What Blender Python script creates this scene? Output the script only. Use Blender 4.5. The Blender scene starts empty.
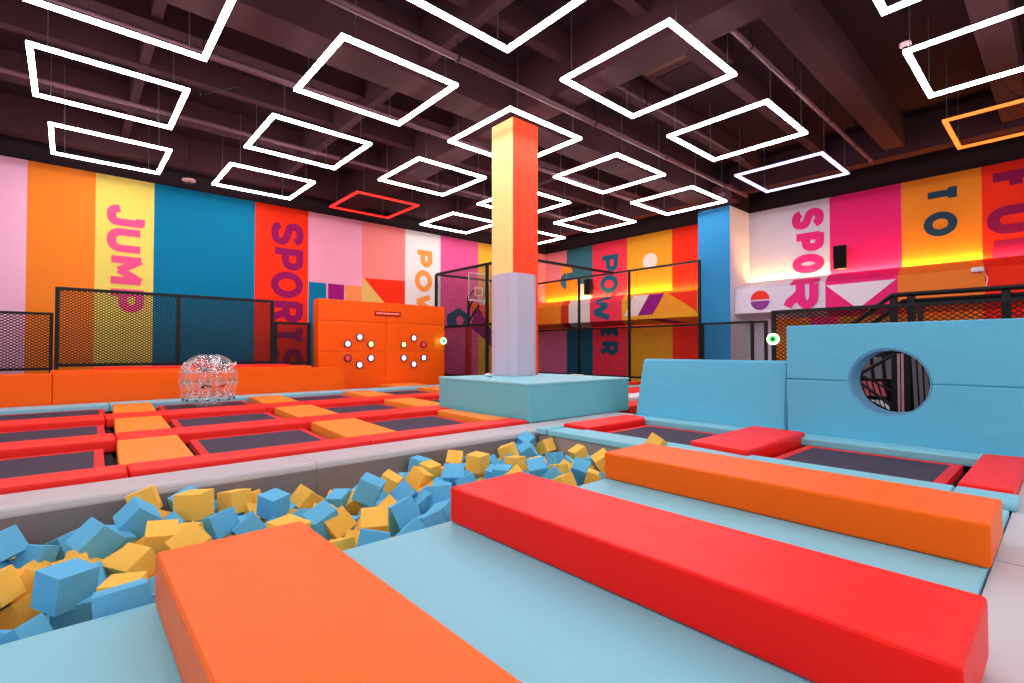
import bpy, bmesh, math, random
from mathutils import Vector, Matrix
random.seed(7)
LED_K = 22.5
PI = math.pi
S = bpy.context.scene
COL = S.collection

# ------------------------------------------------------------------ camera
F_PX = 498.5
YAW, PITCH, EYE = math.radians(48.3), math.radians(1.03), 1.45
cd = bpy.data.cameras.new('camera')
cam = bpy.data.objects.new('camera', cd)
COL.objects.link(cam)
cd.sensor_width = 36.0
cd.lens = F_PX / 1024 * 36.0
cd.clip_start = 0.05
cd.clip_end = 200
cam.location = (0, 0, EYE)
cam.rotation_euler = (PI / 2 + PITCH, 0, YAW - PI / 2)
S.camera = cam

_f = Vector((math.cos(YAW) * math.cos(PITCH), math.sin(YAW) * math.cos(PITCH), math.sin(PITCH)))
_r = Vector((math.sin(YAW), -math.cos(YAW), 0))
_u = _r.cross(_f)
def at(px, py, axis, v):
    """the point of the plane (axis = v) that a photo measurement falls on"""
    d = _f * F_PX + _r * (px - 512) - _u * (py - 341.5)
    c = Vector((0, 0, EYE))
    return c + d * ((v - c[axis]) / d[axis])

# ------------------------------------------------------------------ materials
def lin(h):
    h = h.lstrip('#')
    out = []
    for i in (0, 2, 4):
        c = int(h[i:i + 2], 16) / 255
        out.append(c / 12.92 if c <= 0.04045 else ((c + 0.055) / 1.055) ** 2.4)
    return (*out, 1)

_M = {}
def mat(name, hexcol, rough=0.5, bump=0.0, scale=6.0, spec=0.4, metal=0.0, mottle=0.0):
    if name in _M: return _M[name]
    m = bpy.data.materials.new(name); m.use_nodes = True
    nt = m.node_tree; b = nt.nodes['Principled BSDF']
    c = lin(hexcol)
    b.inputs['Base Color'].default_value = c
    b.inputs['Roughness'].default_value = rough
    b.inputs['Specular IOR Level'].default_value = spec * .6
    b.inputs['Metallic'].default_value = metal
    tc = nt.nodes.new('ShaderNodeTexCoord')
    if bump:
        n = nt.nodes.new('ShaderNodeTexNoise'); n.inputs['Scale'].default_value = scale
        n.inputs['Detail'].default_value = 3; n.inputs['Distortion'].default_value = 0.6
        bp = nt.nodes.new('ShaderNodeBump'); bp.inputs['Strength'].default_value = bump
        bp.inputs['Distance'].default_value = 0.05
        nt.links.new(tc.outputs['Object'], n.inputs['Vector'])
        nt.links.new(n.outputs['Fac'], bp.inputs['Height'])
        nt.links.new(bp.outputs['Normal'], b.inputs['Normal'])
    if mottle:
        n2 = nt.nodes.new('ShaderNodeTexNoise'); n2.inputs['Scale'].default_value = 1.7
        n2.inputs['Detail'].default_value = 5
        mx = nt.nodes.new('ShaderNodeMix'); mx.data_type = 'RGBA'
        mx.inputs['A'].default_value = tuple(x * (1 - mottle) for x in c[:3]) + (1,)
        mx.inputs['B'].default_value = tuple(min(1, x * (1 + mottle)) for x in c[:3]) + (1,)
        nt.links.new(tc.outputs['Object'], n2.inputs['Vector'])
        nt.links.new(n2.outputs['Fac'], mx.inputs['Factor'])
        nt.links.new(mx.outputs['Result'], b.inputs['Base Color'])
    _M[name] = m
    return m

def vinyl(name, hexcol, rough=0.42, bump=0.25, scale=2.2):
    return mat(name, hexcol, rough, bump, scale, 0.35)

def emis(name, hexcol, k):
    if name in _M: return _M[name]
    m = bpy.data.materials.new(name); m.use_nodes = True
    b = m.node_tree.nodes['Principled BSDF']
    b.inputs['Base Color'].default_value = lin(hexcol)
    b.inputs['Emission Color'].default_value = lin(hexcol)
    b.inputs['Emission Strength'].default_value = k
    _M[name] = m
    return m

def clear(name, hexcol, rough=0.05, alpha=0.25):
    """clear plastic film: mostly see-through with a glossy skin"""
    if name in _M: return _M[name]
    m = bpy.data.materials.new(name); m.use_nodes = True
    nt = m.node_tree; out = nt.nodes['Material Output']
    nt.nodes.remove(nt.nodes['Principled BSDF'])
    t = nt.nodes.new('ShaderNodeBsdfTransparent')
    g = nt.nodes.new('ShaderNodeBsdfGlossy'); g.inputs['Roughness'].default_value = rough
    d = nt.nodes.new('ShaderNodeBsdfDiffuse'); d.inputs['Color'].default_value = lin(hexcol)
    lw = nt.nodes.new('ShaderNodeLayerWeight'); lw.inputs['Blend'].default_value = 0.35
    ad = nt.nodes.new('ShaderNodeMixShader'); ad.inputs['Fac'].default_value = 0.45
    nt.links.new(g.outputs[0], ad.inputs[1]); nt.links.new(d.outputs[0], ad.inputs[2])
    mp = nt.nodes.new('ShaderNodeMapRange')
    mp.inputs['To Min'].default_value = alpha; mp.inputs['To Max'].default_value = min(1, alpha + 0.38)
    nt.links.new(lw.outputs['Facing'], mp.inputs['Value'])
    mx = nt.nodes.new('ShaderNodeMixShader')
    nt.links.new(mp.outputs['Result'], mx.inputs['Fac'])
    nt.links.new(t.outputs[0], mx.inputs[1]); nt.links.new(ad.outputs[0], mx.inputs[2])
    nt.links.new(mx.outputs[0], out.inputs['Surface'])
    _M[name] = m
    return m

# ------------------------------------------------------------------ mesh helpers
def obj(name, bm, m, parent=None, smooth=False):
    me = bpy.data.meshes.new(name)
    if id(bm) in _KEEP: _KEEP.discard(id(bm))
    else: bmesh.ops.recalc_face_normals(bm, faces=bm.faces)
    bm.to_mesh(me); bm.free()
    for x in (m if isinstance(m, (list, tuple)) else [m]): me.materials.append(x)
    if smooth:
        for p in me.polygons: p.use_smooth = True
    o = bpy.data.objects.new(name, me); COL.objects.link(o)
    if parent is not None:
        o.parent = parent
        o.location = -Vector(parent['_o']) if '_o' in parent else (0, 0, 0)
    return o

def tag(o, label, cat, group=None):
    o['label'] = label; o['category'] = cat
    if group: o['group'] = group
    return o

_roots = []
def thing(name, label, cat, loc=(0, 0, 0), group=None):
    """an Empty at the thing's base; its parts are modelled in world coordinates and hung under it"""
    o = bpy.data.objects.new(name, None); COL.objects.link(o)
    o.location = loc; o.empty_display_size = 0.2
    o['_o'] = tuple(loc); _roots.append(o)
    return tag(o, label, cat, group)

def struct(o):
    o['kind'] = 'structure'
    return o

def B():
    bm = bmesh.new(); _KEEP.discard(id(bm)); return bm
_KEEP = set()
def KB():
    bm = bmesh.new(); _KEEP.add(id(bm)); return bm          # faces keep the winding they were built with

def box(bm, x0, x1, y0, y1, z0, z1, bev=0.0, seg=2, mi=0):
    vs = [bm.verts.new((x, y, z)) for x in (x0, x1) for y in (y0, y1) for z in (z0, z1)]
    q = [(0, 1, 3, 2), (4, 6, 7, 5), (0, 4, 5, 1), (2, 3, 7, 6), (0, 2, 6, 4), (1, 5, 7, 3)]
    fs = [bm.faces.new([vs[i] for i in f]) for f in q]
    for f_ in fs: f_.material_index = mi
    if bev:
        es = list({e for f_ in fs for e in f_.edges})
        bmesh.ops.bevel(bm, geom=es, offset=bev, segments=seg, profile=0.6, affect='EDGES', material=-1)
    return bm

def prism(bm, pts, z0, z1, bev=0.0, seg=2):
    """vertical prism over a plan polygon"""
    a = [bm.verts.new((x, y, z0)) for x, y in pts]; b = [bm.verts.new((x, y, z1)) for x, y in pts]
    n = len(pts)
    fs = [bm.faces.new(a[::-1]), bm.faces.new(b)]
    for i in range(n): fs.append(bm.faces.new((a[i], a[(i + 1) % n], b[(i + 1) % n], b[i])))
    if bev:
        bmesh.ops.recalc_face_normals(bm, faces=fs)
        es = list({e for f_ in fs for e in f_.edges})
        bmesh.ops.bevel(bm, geom=es, offset=bev, segments=seg, profile=0.6, affect='EDGES', material=-1)
    return bm

def extr(bm, pts, axis, v0, v1):
    """extrude a polygon given in the two other coordinates along axis"""
    def P(p, v):
        c = list(p); c.insert(axis, v); return c
    a = [bm.verts.new(P(p, v0)) for p in pts]; b = [bm.verts.new(P(p, v1)) for p in pts]
    n = len(pts)
    bm.faces.new(a[::-1]); bm.faces.new(b)
    for i in range(n): bm.faces.new((a[i], a[(i + 1) % n], b[(i + 1) % n], b[i]))
    return bm

def tube(bm, pts, r, n=8, square=False):
    """bar of round or square section along a polyline"""
    pts = [Vector(p) for p in pts]
    if square: n = 4; r = r * math.sqrt(2)
    rings = []
    for i, p in enumerate(pts):
        d = (pts[min(i + 1, len(pts) - 1)] - pts[max(i - 1, 0)]).normalized()
        ref = Vector((0, 0, 1)) if abs(d.z) < 0.9 else Vector((1, 0, 0))
        a = d.cross(ref).normalized(); b = d.cross(a).normalized()
        off = PI / 4 if square else 0
        rings.append([bm.verts.new(p + (a * math.cos(2 * PI * k / n + off) + b * math.sin(2 * PI * k / n + off)) * r) for k in range(n)])
    for q, w in zip(rings, rings[1:]):
        for k in range(n): bm.faces.new((q[k], q[(k + 1) % n], w[(k + 1) % n], w[k]))
    bm.faces.new(rings[0][::-1]); bm.faces.new(rings[-1])
    return bm

def lathe(bm, prof, c, axis=2, n=24):
    """surface of revolution; prof = (radius, height) pairs, closed with caps where radius is 0"""
    rings = []
    def P(rr, a, h):
        p = [rr * math.cos(a), rr * math.sin(a)]; p.insert(axis, h)
        return Vector(p) + Vector(c)
    for rr, h in prof:
        if rr < 1e-6: rings.append([bm.verts.new(P(0, 0, h))])
        else: rings.append([bm.verts.new(P(rr, 2 * PI * k / n, h)) for k in range(n)])
    for q, w in zip(rings, rings[1:]):
        for k in range(n):
            a, b_, c_, d = q[k % len(q)], q[(k + 1) % len(q)], w[(k + 1) % len(w)], w[k % len(w)]
            vs = []
            for v in (a, b_, c_, d):
                if v not in vs: vs.append(v)
            if len(vs) > 2: bm.faces.new(vs)
    return bm

def quad(bm, pts, mi=0):
    f_ = bm.faces.new([bm.verts.new(p) for p in pts]); f_.material_index = mi
    return f_

def net(bm, axis, v, a0, a1, z0, z1, da, dz, w):
    """diamond netting in the plane axis = v, woven of real flat strands"""
    t = w * 0.6
    slope = dz / da
    def P(a, z, o):
        return (v + o, a, z) if axis == 0 else (a, v + o, z)
    W = a1 - a0; H = z1 - z0
    for s in (1, -1):
        k0 = -H / slope
        c = k0
        while c < W:
            # line a = a0 + c + t ; z = z0 + slope*t (s=1) or z1 - slope*t
            ta = max(0, -c); tb = min(W - c, H / slope)
            if tb > ta + 1e-4:
                q = []
                for tt in (ta, tb):
                    a = a0 + c + tt; z = z0 + slope * tt if s > 0 else z1 - slope * tt
                    q.append((a, z))
                n = Vector((-(slope * s), 1)).normalized() * w / 2
                (xa, za), (xb, zb) = q
                vs = []
                for o in (-t / 2 * s, 0.0006 * s):
                    vs.append([bm.verts.new(P(xa + n.x, za + n.y, o)), bm.verts.new(P(xb + n.x, zb + n.y, o)),
                               bm.verts.new(P(xb - n.x, zb - n.y, o)), bm.verts.new(P(xa - n.x, za - n.y, o))])
                l, h = vs
                bm.faces.new(l); bm.faces.new(h[::-1])
                for i in range(4): bm.faces.new((l[i], l[(i + 1) % 4], h[(i + 1) % 4], h[i]))
            c += da
    return bm

# ------------------------------------------------------------------ colours of the place
BLUE = vinyl('vinyl_light_blue', '#86cbdb')
BLUE2 = vinyl('vinyl_sky_blue', '#62bedd', scale=1.3, bump=0.7)
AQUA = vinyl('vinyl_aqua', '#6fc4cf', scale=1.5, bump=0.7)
ORANGE = vinyl('vinyl_orange', '#ff6a02')
ORANGE_D = vinyl('vinyl_deep_orange', '#ff5f04')
PAD_ORANGE = vinyl('vinyl_amber_orange', '#ff9434')
RED = vinyl('vinyl_red', '#ff1a12')
RED_S = vinyl('vinyl_strip_red', '#fc3029')
GREY = vinyl('vinyl_grey', '#c3bdc0', scale=1.4)
PADGREY = vinyl('vinyl_lilac_grey', '#c4b9cb', bump=0.1)
BED = mat('trampoline_mesh_black', '#41384a', 0.75, 0.15, 220)
TRIM = mat('trampoline_webbing_red', '#e0282c', 0.6)
DARK = mat('shadow_black_steel', '#17151a', 0.6)
BLACK = mat('powder_coat_black', '#121114', 0.45)
NETB = mat('netting_black', '#141216', 0.8)
WHITE = mat('white_paint', '#e8e4e8', 0.5)
CHROME = mat('grey_metal', '#8c8f94', 0.35, metal=0.8)
RUBBER = mat('black_rubber', '#1b1a1d', 0.8)

# ================================================================== THE SETTING
XW, YW, ZP, ZC = 21.9, 21.5, 7.36, 8.9       # mural walls, top of the paint, slab
X0, Y0 = -8.0, -6.0

def P_(name, hexcol): return mat('mural_' + name, hexcol, 0.7, 0.04, 30, 0.2, mottle=0.05)
MUR = {}
def mc(hexcol):
    """material slot number of a mural colour on the mesh being built"""
    if hexcol not in MUR_SLOTS:
        MUR_SLOTS.append(hexcol)
    return MUR_SLOTS.index(hexcol)
def mural_mats():
    return [P_(h.strip('#'), h) for h in MUR_SLOTS]
CEIL_D = '#2a1c20'

# ---- wall with JUMP / SPORTS / POWER
MUR_SLOTS = []
bm = KB()
def wl(x0, x1, z0, z1, col, dy=0.0):
    quad(bm, [(x0, YW - dy, z0), (x1, YW - dy, z0), (x1, YW - dy, z1), (x0, YW - dy, z1)], mc(col))
def wlp(px, col, dy=0.006):
    quad(bm, [tuple(at(x, y, 1, YW - dy)) for x, y in px], mc(col))
PINK, ORG, YEL, TEAL, REDM = '#f9bcd8', '#ff8a2a', '#f2dd68', '#017ba2', '#fb3312'
ROSE, SALM, IVORY, HOT, MUST = '#f4a9c2', '#fb8f8a', '#efebe6', '#f0609c', '#eab637'
st = [(X0, -5.2, TEAL), (-5.2, -3.4, YEL), (-3.4, -1.0, PINK), (-1.0, 0.63, ORG), (0.63, 2.22, YEL), (2.22, 5.49, TEAL), (5.49, 7.57, REDM),
      (7.57, 9.98, ROSE), (9.98, 12.2, SALM), (12.2, 14.24, IVORY), (14.24, 16.67, HOT), (16.67, 18.6, MUST), (18.6, XW, '#e98a96')]
for a, b, c in st: wl(a, b, -0.9, ZP, c)
wl(X0, XW, ZP, ZC, CEIL_D)
wl(7.60, 8.35, -0.8, 4.37, TEAL, .005); wl(8.35, 8.43, -0.8, 4.37, ROSE, .005); wl(8.43, 9.15, -0.8, 4.37, '#a0147c', .005); wl(9.2, 9.97, -.8, 4.37, '#fd9a55', .005)
wlp([(362, 278), (405, 281), (405, 345), (362, 345)], '#e8c46a', .005)
wlp([(364, 278), (405, 281), (405, 330), (400, 322)], REDM, .009)
# the little house, the sun and the crossing shapes behind the net
wlp([(447, 326), (447, 315), (458.6, 307.6), (467.5, 314), (467.5, 326)], '#2b5a70', .007)
cx, cz = at(459.8, 320.5, 1, YW)[0], at(459.8, 320.5, 1, YW)[2]
f_ = bm.faces.new([bm.verts.new((cx + .24 * math.cos(a * PI / 12), YW - .012, cz + .24 * math.sin(a * PI / 12))) for a in range(24)]); f_.material_index = mc(HOT)
wlp([(469, 303), (489, 303), (489, 326), (478, 326)], '#f0603a', .007)
wlp([(470, 326), (478, 306), (497, 340), (497, 352)], '#8a1f6e', .011)
wall_l = struct(obj('wall_left', bm, mural_mats()))

# ---- wall with POWER / SPORT / TO / FUN
MUR_SLOTS = []
bm = KB()
def wr(y0, y1, z0, z1, col, dx=0.0):
    quad(bm, [(XW - dx, y1, z0), (XW - dx, y0, z0), (XW - dx, y0, z1), (XW - dx, y1, z1)], mc(col))
COR, YEL2, REDR, TEAL2 = '#f43a54', '#eeaa2a', '#f6331c', '#35707f'
WH, MAG, ORR = '#dcd5e4', '#ee2a7c', '#f7932a'
for y0, y1, c in [(19.73, YW, '#ea8f96'), (17.79, 19.73, TEAL2), (15.48, 17.79, COR), (12.87, 15.48, YEL2), (10.6, 12.87, REDR),
                  (6.15, 10.6, WH), (3.93, 6.15, MAG), (1.86, 3.93, ORR), (-0.6, 1.86, REDR), (-2.6, -.6, YEL2), (Y0, -2.6, TEAL)]:
    wr(y0, y1, -.9, ZP, c)
wr(Y0, YW, ZP, ZC, CEIL_D)
wr(18.9, 21.5, 4.3, 5.6, '#fb9a28', .006); wr(17.95, 18.9, 4.3, 5.25, '#f3ede4', .006)
wr(19.73, 21.5, -.8, 2.85, '#d67aa8', .006); wr(17.79, 19.73, -.8, 2.85, '#135f78', .006)
def discr(y, z, r, col, dx, a0=0, a1=2 * PI, X=XW):
    n = 24
    pts = [(X - dx, y - r * math.cos(a0 + (a1 - a0) * k / n), z + r * math.sin(a0 + (a1 - a0) * k / n)) for k in range(n + (0 if a1 - a0 > 6.2 else 1))]
    f_ = bm.faces.new([bm.verts.new(p) for p in pts]); f_.material_index = mc(col)
discr(14.1, 5.95, .42, '#f6e4da', .008)
discr(19.75, 5.55, .48, TEAL2, .010, PI / 2, 3 * PI / 2); discr(19.72, 6.0, .45, '#fb9a28', .012, 0, PI)
wr(6.85, 8.2, -.8, 2.75, '#e8801f', .006); wr(5.9, 6.85, -.8, 2.75, MAG, .006); wr(3.9, 5.9, -.8, 2.75, '#c98a2c', .006)
wall_r = struct(obj('wall_right', bm, mural_mats()))

# ---- sloped bulkheads that carry the mural forward, with the warm cove strip on top
BX = 20.37
prof = [(XW - .20, 4.36), (BX, 3.92), (BX, 2.94), (XW - .02, 2.735)]
def bulkhead(spans, y0, y1, shapes=()):
    global MUR_SLOTS, bm
    MUR_SLOTS = []; bm = KB()
    # each span: (low y at the front, high y at the front, colour, low y at the wall, high y at the wall)
    for a, b, c, aw, bw in spans:
        for k, ((xa, za), (xb, zb)) in enumerate(zip(prof, prof[1:])):
            a0, b0 = (aw, bw) if k == 0 else (a, b)
            a1, b1 = (aw, bw) if k == 2 else (a, b)
            quad(bm, [(xa, b0, za), (xb, b1, zb), (xb, a1, zb), (xa, a0, za)], mc(c))
    quad(bm, [(x, y0, z) for x, z in prof], mc(spans[-1][2])); quad(bm, [(x, y1, z) for x, z in prof[::-1]], mc(spans[0][2]))
    for pts, c in shapes:
        quad(bm, pts, mc(c))
    return obj('bulkhead', bm, mural_mats(), wall_r)
def onb(pl, d=.008): return [tuple(at(x, y, 0, BX - d)) for x, y in pl]
def under(y):      # a point on the underside, half way in
    return (y[0], y[1], y[2])
sh = [(onb([(649, 294.6), (633.6, 295.6), (624.5, 316.4), (637.7, 315.6)]), '#efe3da'),
      (onb([(664.5, 293), (649, 294.6), (637.7, 315.6), (653, 314.4)]), '#93187c'),
      (onb([(667.5, 293), (652, 313.4), (689, 312)]), '#f5a02e'),
      (onb([(667.5, 293), (689, 306), (697, 312), (697, 290)]), REDR),
      ([(BX, 13.55, 2.932), (BX + 1.3, 12.7, 2.757), (BX + 1.3, 11.9, 2.757), (BX, 12.75, 2.932)], '#93187c')]
sh = [([*p], c) for p, c in sh]
bulkhead([(18.8, YW - .01, '#f08a26', 19.63, YW - .01), (18.22, 18.8, '#c23a1c', 19.2, 19.63), (16.75, 18.22, '#e9e2dc', 17.78, 19.2), (14.72, 16.75, COR, 15.48, 17.78), (10.58, 14.72, YEL2, 10.58, 15.48)], 10.58, YW - .01, sh)
sh = [(onb([(826, 285.5), (896, 279), (858, 309)]), '#ece4ee')]
bulkhead([(5.88, 9.16, WH, 6.14, 9.16), (3.78, 5.88, MAG, 3.93, 6.14), (1.69, 3.78, '#f08233', 1.86, 3.93), (-1.0, 1.69, REDR, -.8, 1.86), (Y0 + .01, -1, YEL2, Y0 + .01, -.8)], Y0 + .01, 9.16, sh)
bm = KB(); MUR_SLOTS = []
def half(y, z, r, a0, a1, col): discr(y, z, r, col, .012, a0, a1, BX)
half(8.15, 3.455, .36, 0, PI, '#ef3a30'); half(8.15, 3.405, .36, PI, 2 * PI, '#8d3f90')
obj('bulkhead_emblem', bm, mural_mats(), wall_r)['label'] = 'round emblem, red above and purple below'

bm = B(); box(bm, 20.05, XW - .004, 9.18, 10.56, -.9, ZP, .01)
blue_p = P_('pilaster', '#2f88bb'); side_p = P_('pilaster_side', '#e6e2ec')
pil = obj('pilaster', bm, [blue_p, side_p], wall_r)
for p in pil.data.polygons:
    if abs(p.normal.y) > .6: p.material_index = 1
bm = B(); box(bm, 20.07, XW - .004, 9.19, 10.55, ZP + .002, ZC - .01); obj('pilaster_head', bm, P_('head', CEIL_D), wall_r)
pil['label'] = 'blue pilaster with a white side'

COVE = emis('cove_led_warm', '#ffbe5e', 62)
for y0, y1 in ((10.6, 21.3), (Y0 + .2, 9.1)):
    bm = B(); box(bm, XW - .17, XW - .06, y0, y1, 4.31, 4.335)
    obj('cove_light_strip', bm, COVE, wall_r)

# ---- the hall stays open behind the camera, letting in ambient fill light added for brightness

# ---- floor: black sub-floor under the frames, grey mats on the walkway where the camera stands
FLOORM = mat('floor_dark', '#2a262b', 0.8)
MATG = bpy.data.materials.new('walkway_mat_grey'); MATG.use_nodes = True
nt = MATG.node_tree; b_ = nt.nodes['Principled BSDF']
tc = nt.nodes.new('ShaderNodeTexCoord'); br = nt.nodes.new('ShaderNodeTexBrick')
br.offset = 0; br.inputs['Scale'].default_value = 1; br.inputs['Brick Width'].default_value = 1.94; br.inputs['Row Height'].default_value = 1.94
br.inputs['Mortar Size'].default_value = .006
br.inputs['Color1'].default_value = lin('#cfc8cc'); br.inputs['Color2'].default_value = lin('#c9c3c8'); br.inputs['Mortar'].default_value = lin('#5d585e')
mp = nt.nodes.new('ShaderNodeMapping'); mp.inputs['Location'].default_value = (-1.06, .33 - 1.94, 0)
nt.links.new(tc.outputs['Object'], mp.inputs['Vector']); nt.links.new(mp.outputs[0], br.inputs['Vector'])
nt.links.new(br.outputs['Color'], b_.inputs['Base Color']); b_.inputs['Roughness'].default_value = .55
wv = nt.nodes.new('ShaderNodeTexChecker'); wv.inputs['Scale'].default_value = 55
bp = nt.nodes.new('ShaderNodeBump'); bp.inputs['Strength'].default_value = .15; bp.inputs['Distance'].default_value = .01
nt.links.new(tc.outputs['Object'], wv.inputs['Vector']); nt.links.new(wv.outputs['Fac'], bp.inputs['Height']); nt.links.new(bp.outputs[0], b_.inputs['Normal'])
bm = KB()
quad(bm, [(X0, .385, -.9), (6.63, .385, -.9), (6.63, 7.27, -.9), (X0, 7.27, -.9)], 0)
quad(bm, [(X0, 7.27, -.23), (XW, 7.27, -.23), (XW, YW, -.23), (X0, YW, -.23)], 0)
quad(bm, [(6.63, .385, -.23), (XW, .385, -.23), (XW, 7.27, -.23), (6.63, 7.27, -.23)], 0)
quad(bm, [(6.63, .385, -.9), (6.63, 7.27, -.9), (6.63, 7.27, -.23), (6.63, .385, -.23)], 0)
quad(bm, [(X0, 7.27, -.9), (6.63, 7.27, -.9), (6.63, 7.27, -.23), (X0, 7.27, -.23)], 0)
quad(bm, [(X0, Y0, -.04), (XW, Y0, -.04), (XW, .385, -.04), (X0, .385, -.04)], 1)
quad(bm, [(X0, .385, -.04), (XW, .385, -.04), (XW, .385, -.9), (X0, .385, -.9)], 0)
struct(obj('floor', bm, [FLOORM, MATG]))

# ---- ceiling: slab, deep beams through the column, shallower ribs, edge beams
CEIL = mat('ceiling_maroon_paint', '#2f1c21', 0.85, 0.1, 40, 0.1, mottle=.15)
CEILB = mat('beam_maroon_paint', '#402529', 0.8, 0.06, 30, 0.15, mottle=.12)
bm = KB(); quad(bm, [(X0, Y0, ZC), (X0, YW, ZC), (XW, YW, ZC), (XW, Y0, ZC)])
ceil = struct(obj('ceiling', bm, CEIL))
def beam(name, x0, x1, y0, y1, z0):
    bm = B(); box(bm, x0, x1, y0, y1, z0, ZC - .003, .008, 1); return obj(name, bm, CEILB, ceil)
beam('main_beam', 8.72, 9.52, Y0 + .02, YW - .02, 7.62)
beam('main_beam', X0 + .02, 8.70, 9.72, 10.62, 7.62); beam('main_beam', 9.54, XW - 1.9, 9.72, 10.62, 7.62)
beam('edge_beam', 20.0, 20.5, Y0 + .02, 9.15, 7.78); beam('edge_beam', 20.0, 20.5, 10.6, YW - 1.2, 7.78)
beam('edge_beam', X0 + .02, XW - .02, 20.35, 20.75, 7.78)
for y in (-2.6, .98, 3.72, 5.75, 7.9, 12.75, 14.9, 17.6):
    w = .27 if y in (.98, 3.72) else .2
    z = 7.98 if y in (.98, 3.72) else 8.25
    if y in (5.75, 7.9, 14.9): w, z = .14, 8.3
    beam('ceiling_rib', X0 + .02, 8.70, y - w, y + w, z); beam('ceiling_rib', 9.54, 19.98, y - w, y + w, z)
beam('cross_rib', 5.88, 6.12, 10.64, 20.3, 7.95); beam('cross_rib', 5.88, 6.12, -2, 9.70, 7.95)
beam('cross_rib', 14.3, 14.6, 10.64, 20.3, 8.3); beam('cross_rib', 1.2, 1.4, 10.64, 20.3, 8.35)

# ================================================================== LETTERING painted on the walls
GL = {
 'S': (.92, [[(.97, .80), (.84, .95), (.62, 1), (.36, 1), (.12, .93), (.02, .76), (.10, .61), (.34, .54), (.66, .47), (.90, .39), (.98, .24), (.88, .07), (.64, 0), (.36, 0), (.14, .05), (.02, .20)]]),
 'P': (.85, [[(.06, 0), (.06, 1)], [(-.14, 1), (.60, 1), (.86, .95), (1, .78), (.98, .60), (.82, .46), (.55, .42), (.06, .42)]]),
 'O': (1.05, [[(.5 + .5 * math.cos(a * PI / 14), .5 + .5 * math.sin(a * PI / 14)) for a in range(29)]]),
 'R': (.9, [[(.06, 0), (.06, 1)], [(-.06, 1), (.60, 1), (.86, .95), (1, .78), (.98, .62), (.82, .50), (.55, .46), (.06, .46)], [(.5, .46), (.70, .26), (.86, .02), (1.04, -.08)]]),
 'T': (.9, [[(0, 1), (1, 1)], [(.5, 1), (.5, 0)]]),
 'J': (.8, [[(.62, 1), (1, 1), (1, .24), (.88, .05), (.62, 0), (.32, .0), (.10, .08), (.02, .28)]]),
 'U': (1, [[(0, 1), (0, .36), (.08, .14), (.28, .02), (.5, 0), (.72, .02), (.92, .14), (1, .36), (1, 1)]]),
 'M': (1.15, [[(.04, 0), (.04, 1), (.5, .30), (.96, 1), (.96, 0)]]),
 'W': (1.3, [[(0, 1), (.24, .02), (.5, .84), (.76, .02), (1, 1)]]),
 'E': (.8, [[(1, 1), (.04, 1), (.04, 0), (1, 0)], [(.04, .5), (.85, .5)]]),
 'F': (.8, [[(1, 1), (.04, 1), (.04, 0)], [(.04, .5), (.85, .5)], [(-.16, 1), (.04, 1)]]),
 'N': (1, [[(.04, 0), (.04, 1), (.96, 0), (.96, 1)]]),
}
def ribbon(pts, w):
    """mitred outline pairs along a polyline, resampled finely"""
    q = []
    for a, b in zip(pts, pts[1:]):
        a, b = Vector(a), Vector(b); n = max(1, int((b - a).length / .05))
        for k in range(n): q.append((a + (b - a) * k / n))
    q.append(Vector(pts[-1]))
    closed = (q[0] - q[-1]).length < 1e-4
    out = []
    for i, p in enumerate(q):
        if False: pass
        if closed: d0 = q[i] - q[i - 1] if i else q[0] - q[-2]; d1 = q[i + 1] - q[i] if i < len(q) - 1 else q[1] - q[0]
        else: d0 = q[i] - q[i - 1] if i else q[1] - q[0]; d1 = q[i + 1] - q[i] if i < len(q) - 1 else d0
        d0 = d0.normalized(); d1 = d1.normalized()
        n0 = Vector((-d0.y, d0.x)); n1 = Vector((-d1.y, d1.x))
        m = n0 + n1
        m = m / max(.35, m.length ** 2 / 2) if m.length > .1 else n0
        k = m if m.length < 1.9 else m.normalized() * 1.9
        out.append([p + k * (w * s) for s in (-.5, -.17, .17, .5)])
    return out
def smooth(p):
    """rounded curve through the points"""
    p = [Vector(q) for q in p]; cl = (p[0] - p[-1]).length < 1e-4
    out = []
    for i in range(len(p) - 1):
        a = p[i - 1] if i else (p[-2] if cl else p[0]); b, c = p[i], p[i + 1]
        d = p[i + 2] if i + 2 < len(p) else (p[1] if cl else p[-1])
        k = min(1, 1.2 * min((b - a).length, (d - c).length) / max(.001, (c - b).length)) if not cl else 1
        for s in range(5):
            t = s / 5
            m0 = (c - a) * .5 * k; m1 = (d - b) * .5 * k
            out.append(b * (2 * t**3 - 3 * t**2 + 1) + m0 * (t**3 - 2 * t**2 + t) + c * (3 * t**2 - 2 * t**3) + m1 * (t**3 - t**2))
    out.append(p[-1])
    return [tuple(q) for q in out]
def split(pl, w):
    """cut a stroke at its sharp corners, running each piece a little past the corner"""
    out, cur = [], [Vector(pl[0])]
    for i in range(1, len(pl)):
        cur.append(Vector(pl[i]))
        if i < len(pl) - 1:
            d0 = (Vector(pl[i]) - Vector(pl[i - 1])).normalized(); d1 = (Vector(pl[i + 1]) - Vector(pl[i])).normalized()
            if d0.angle(d1) > 1.1:
                e = w * (.5 if d0.angle(d1) < 1.7 else .2)
                cur[-1] = cur[-1] + d0 * e; out.append(cur); cur = [Vector(pl[i]) - d1 * (e if d0.angle(d1) >= 1.7 else w * .49)]
    out.append(cur)
    return [[tuple(p) for p in c] for c in out]
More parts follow.
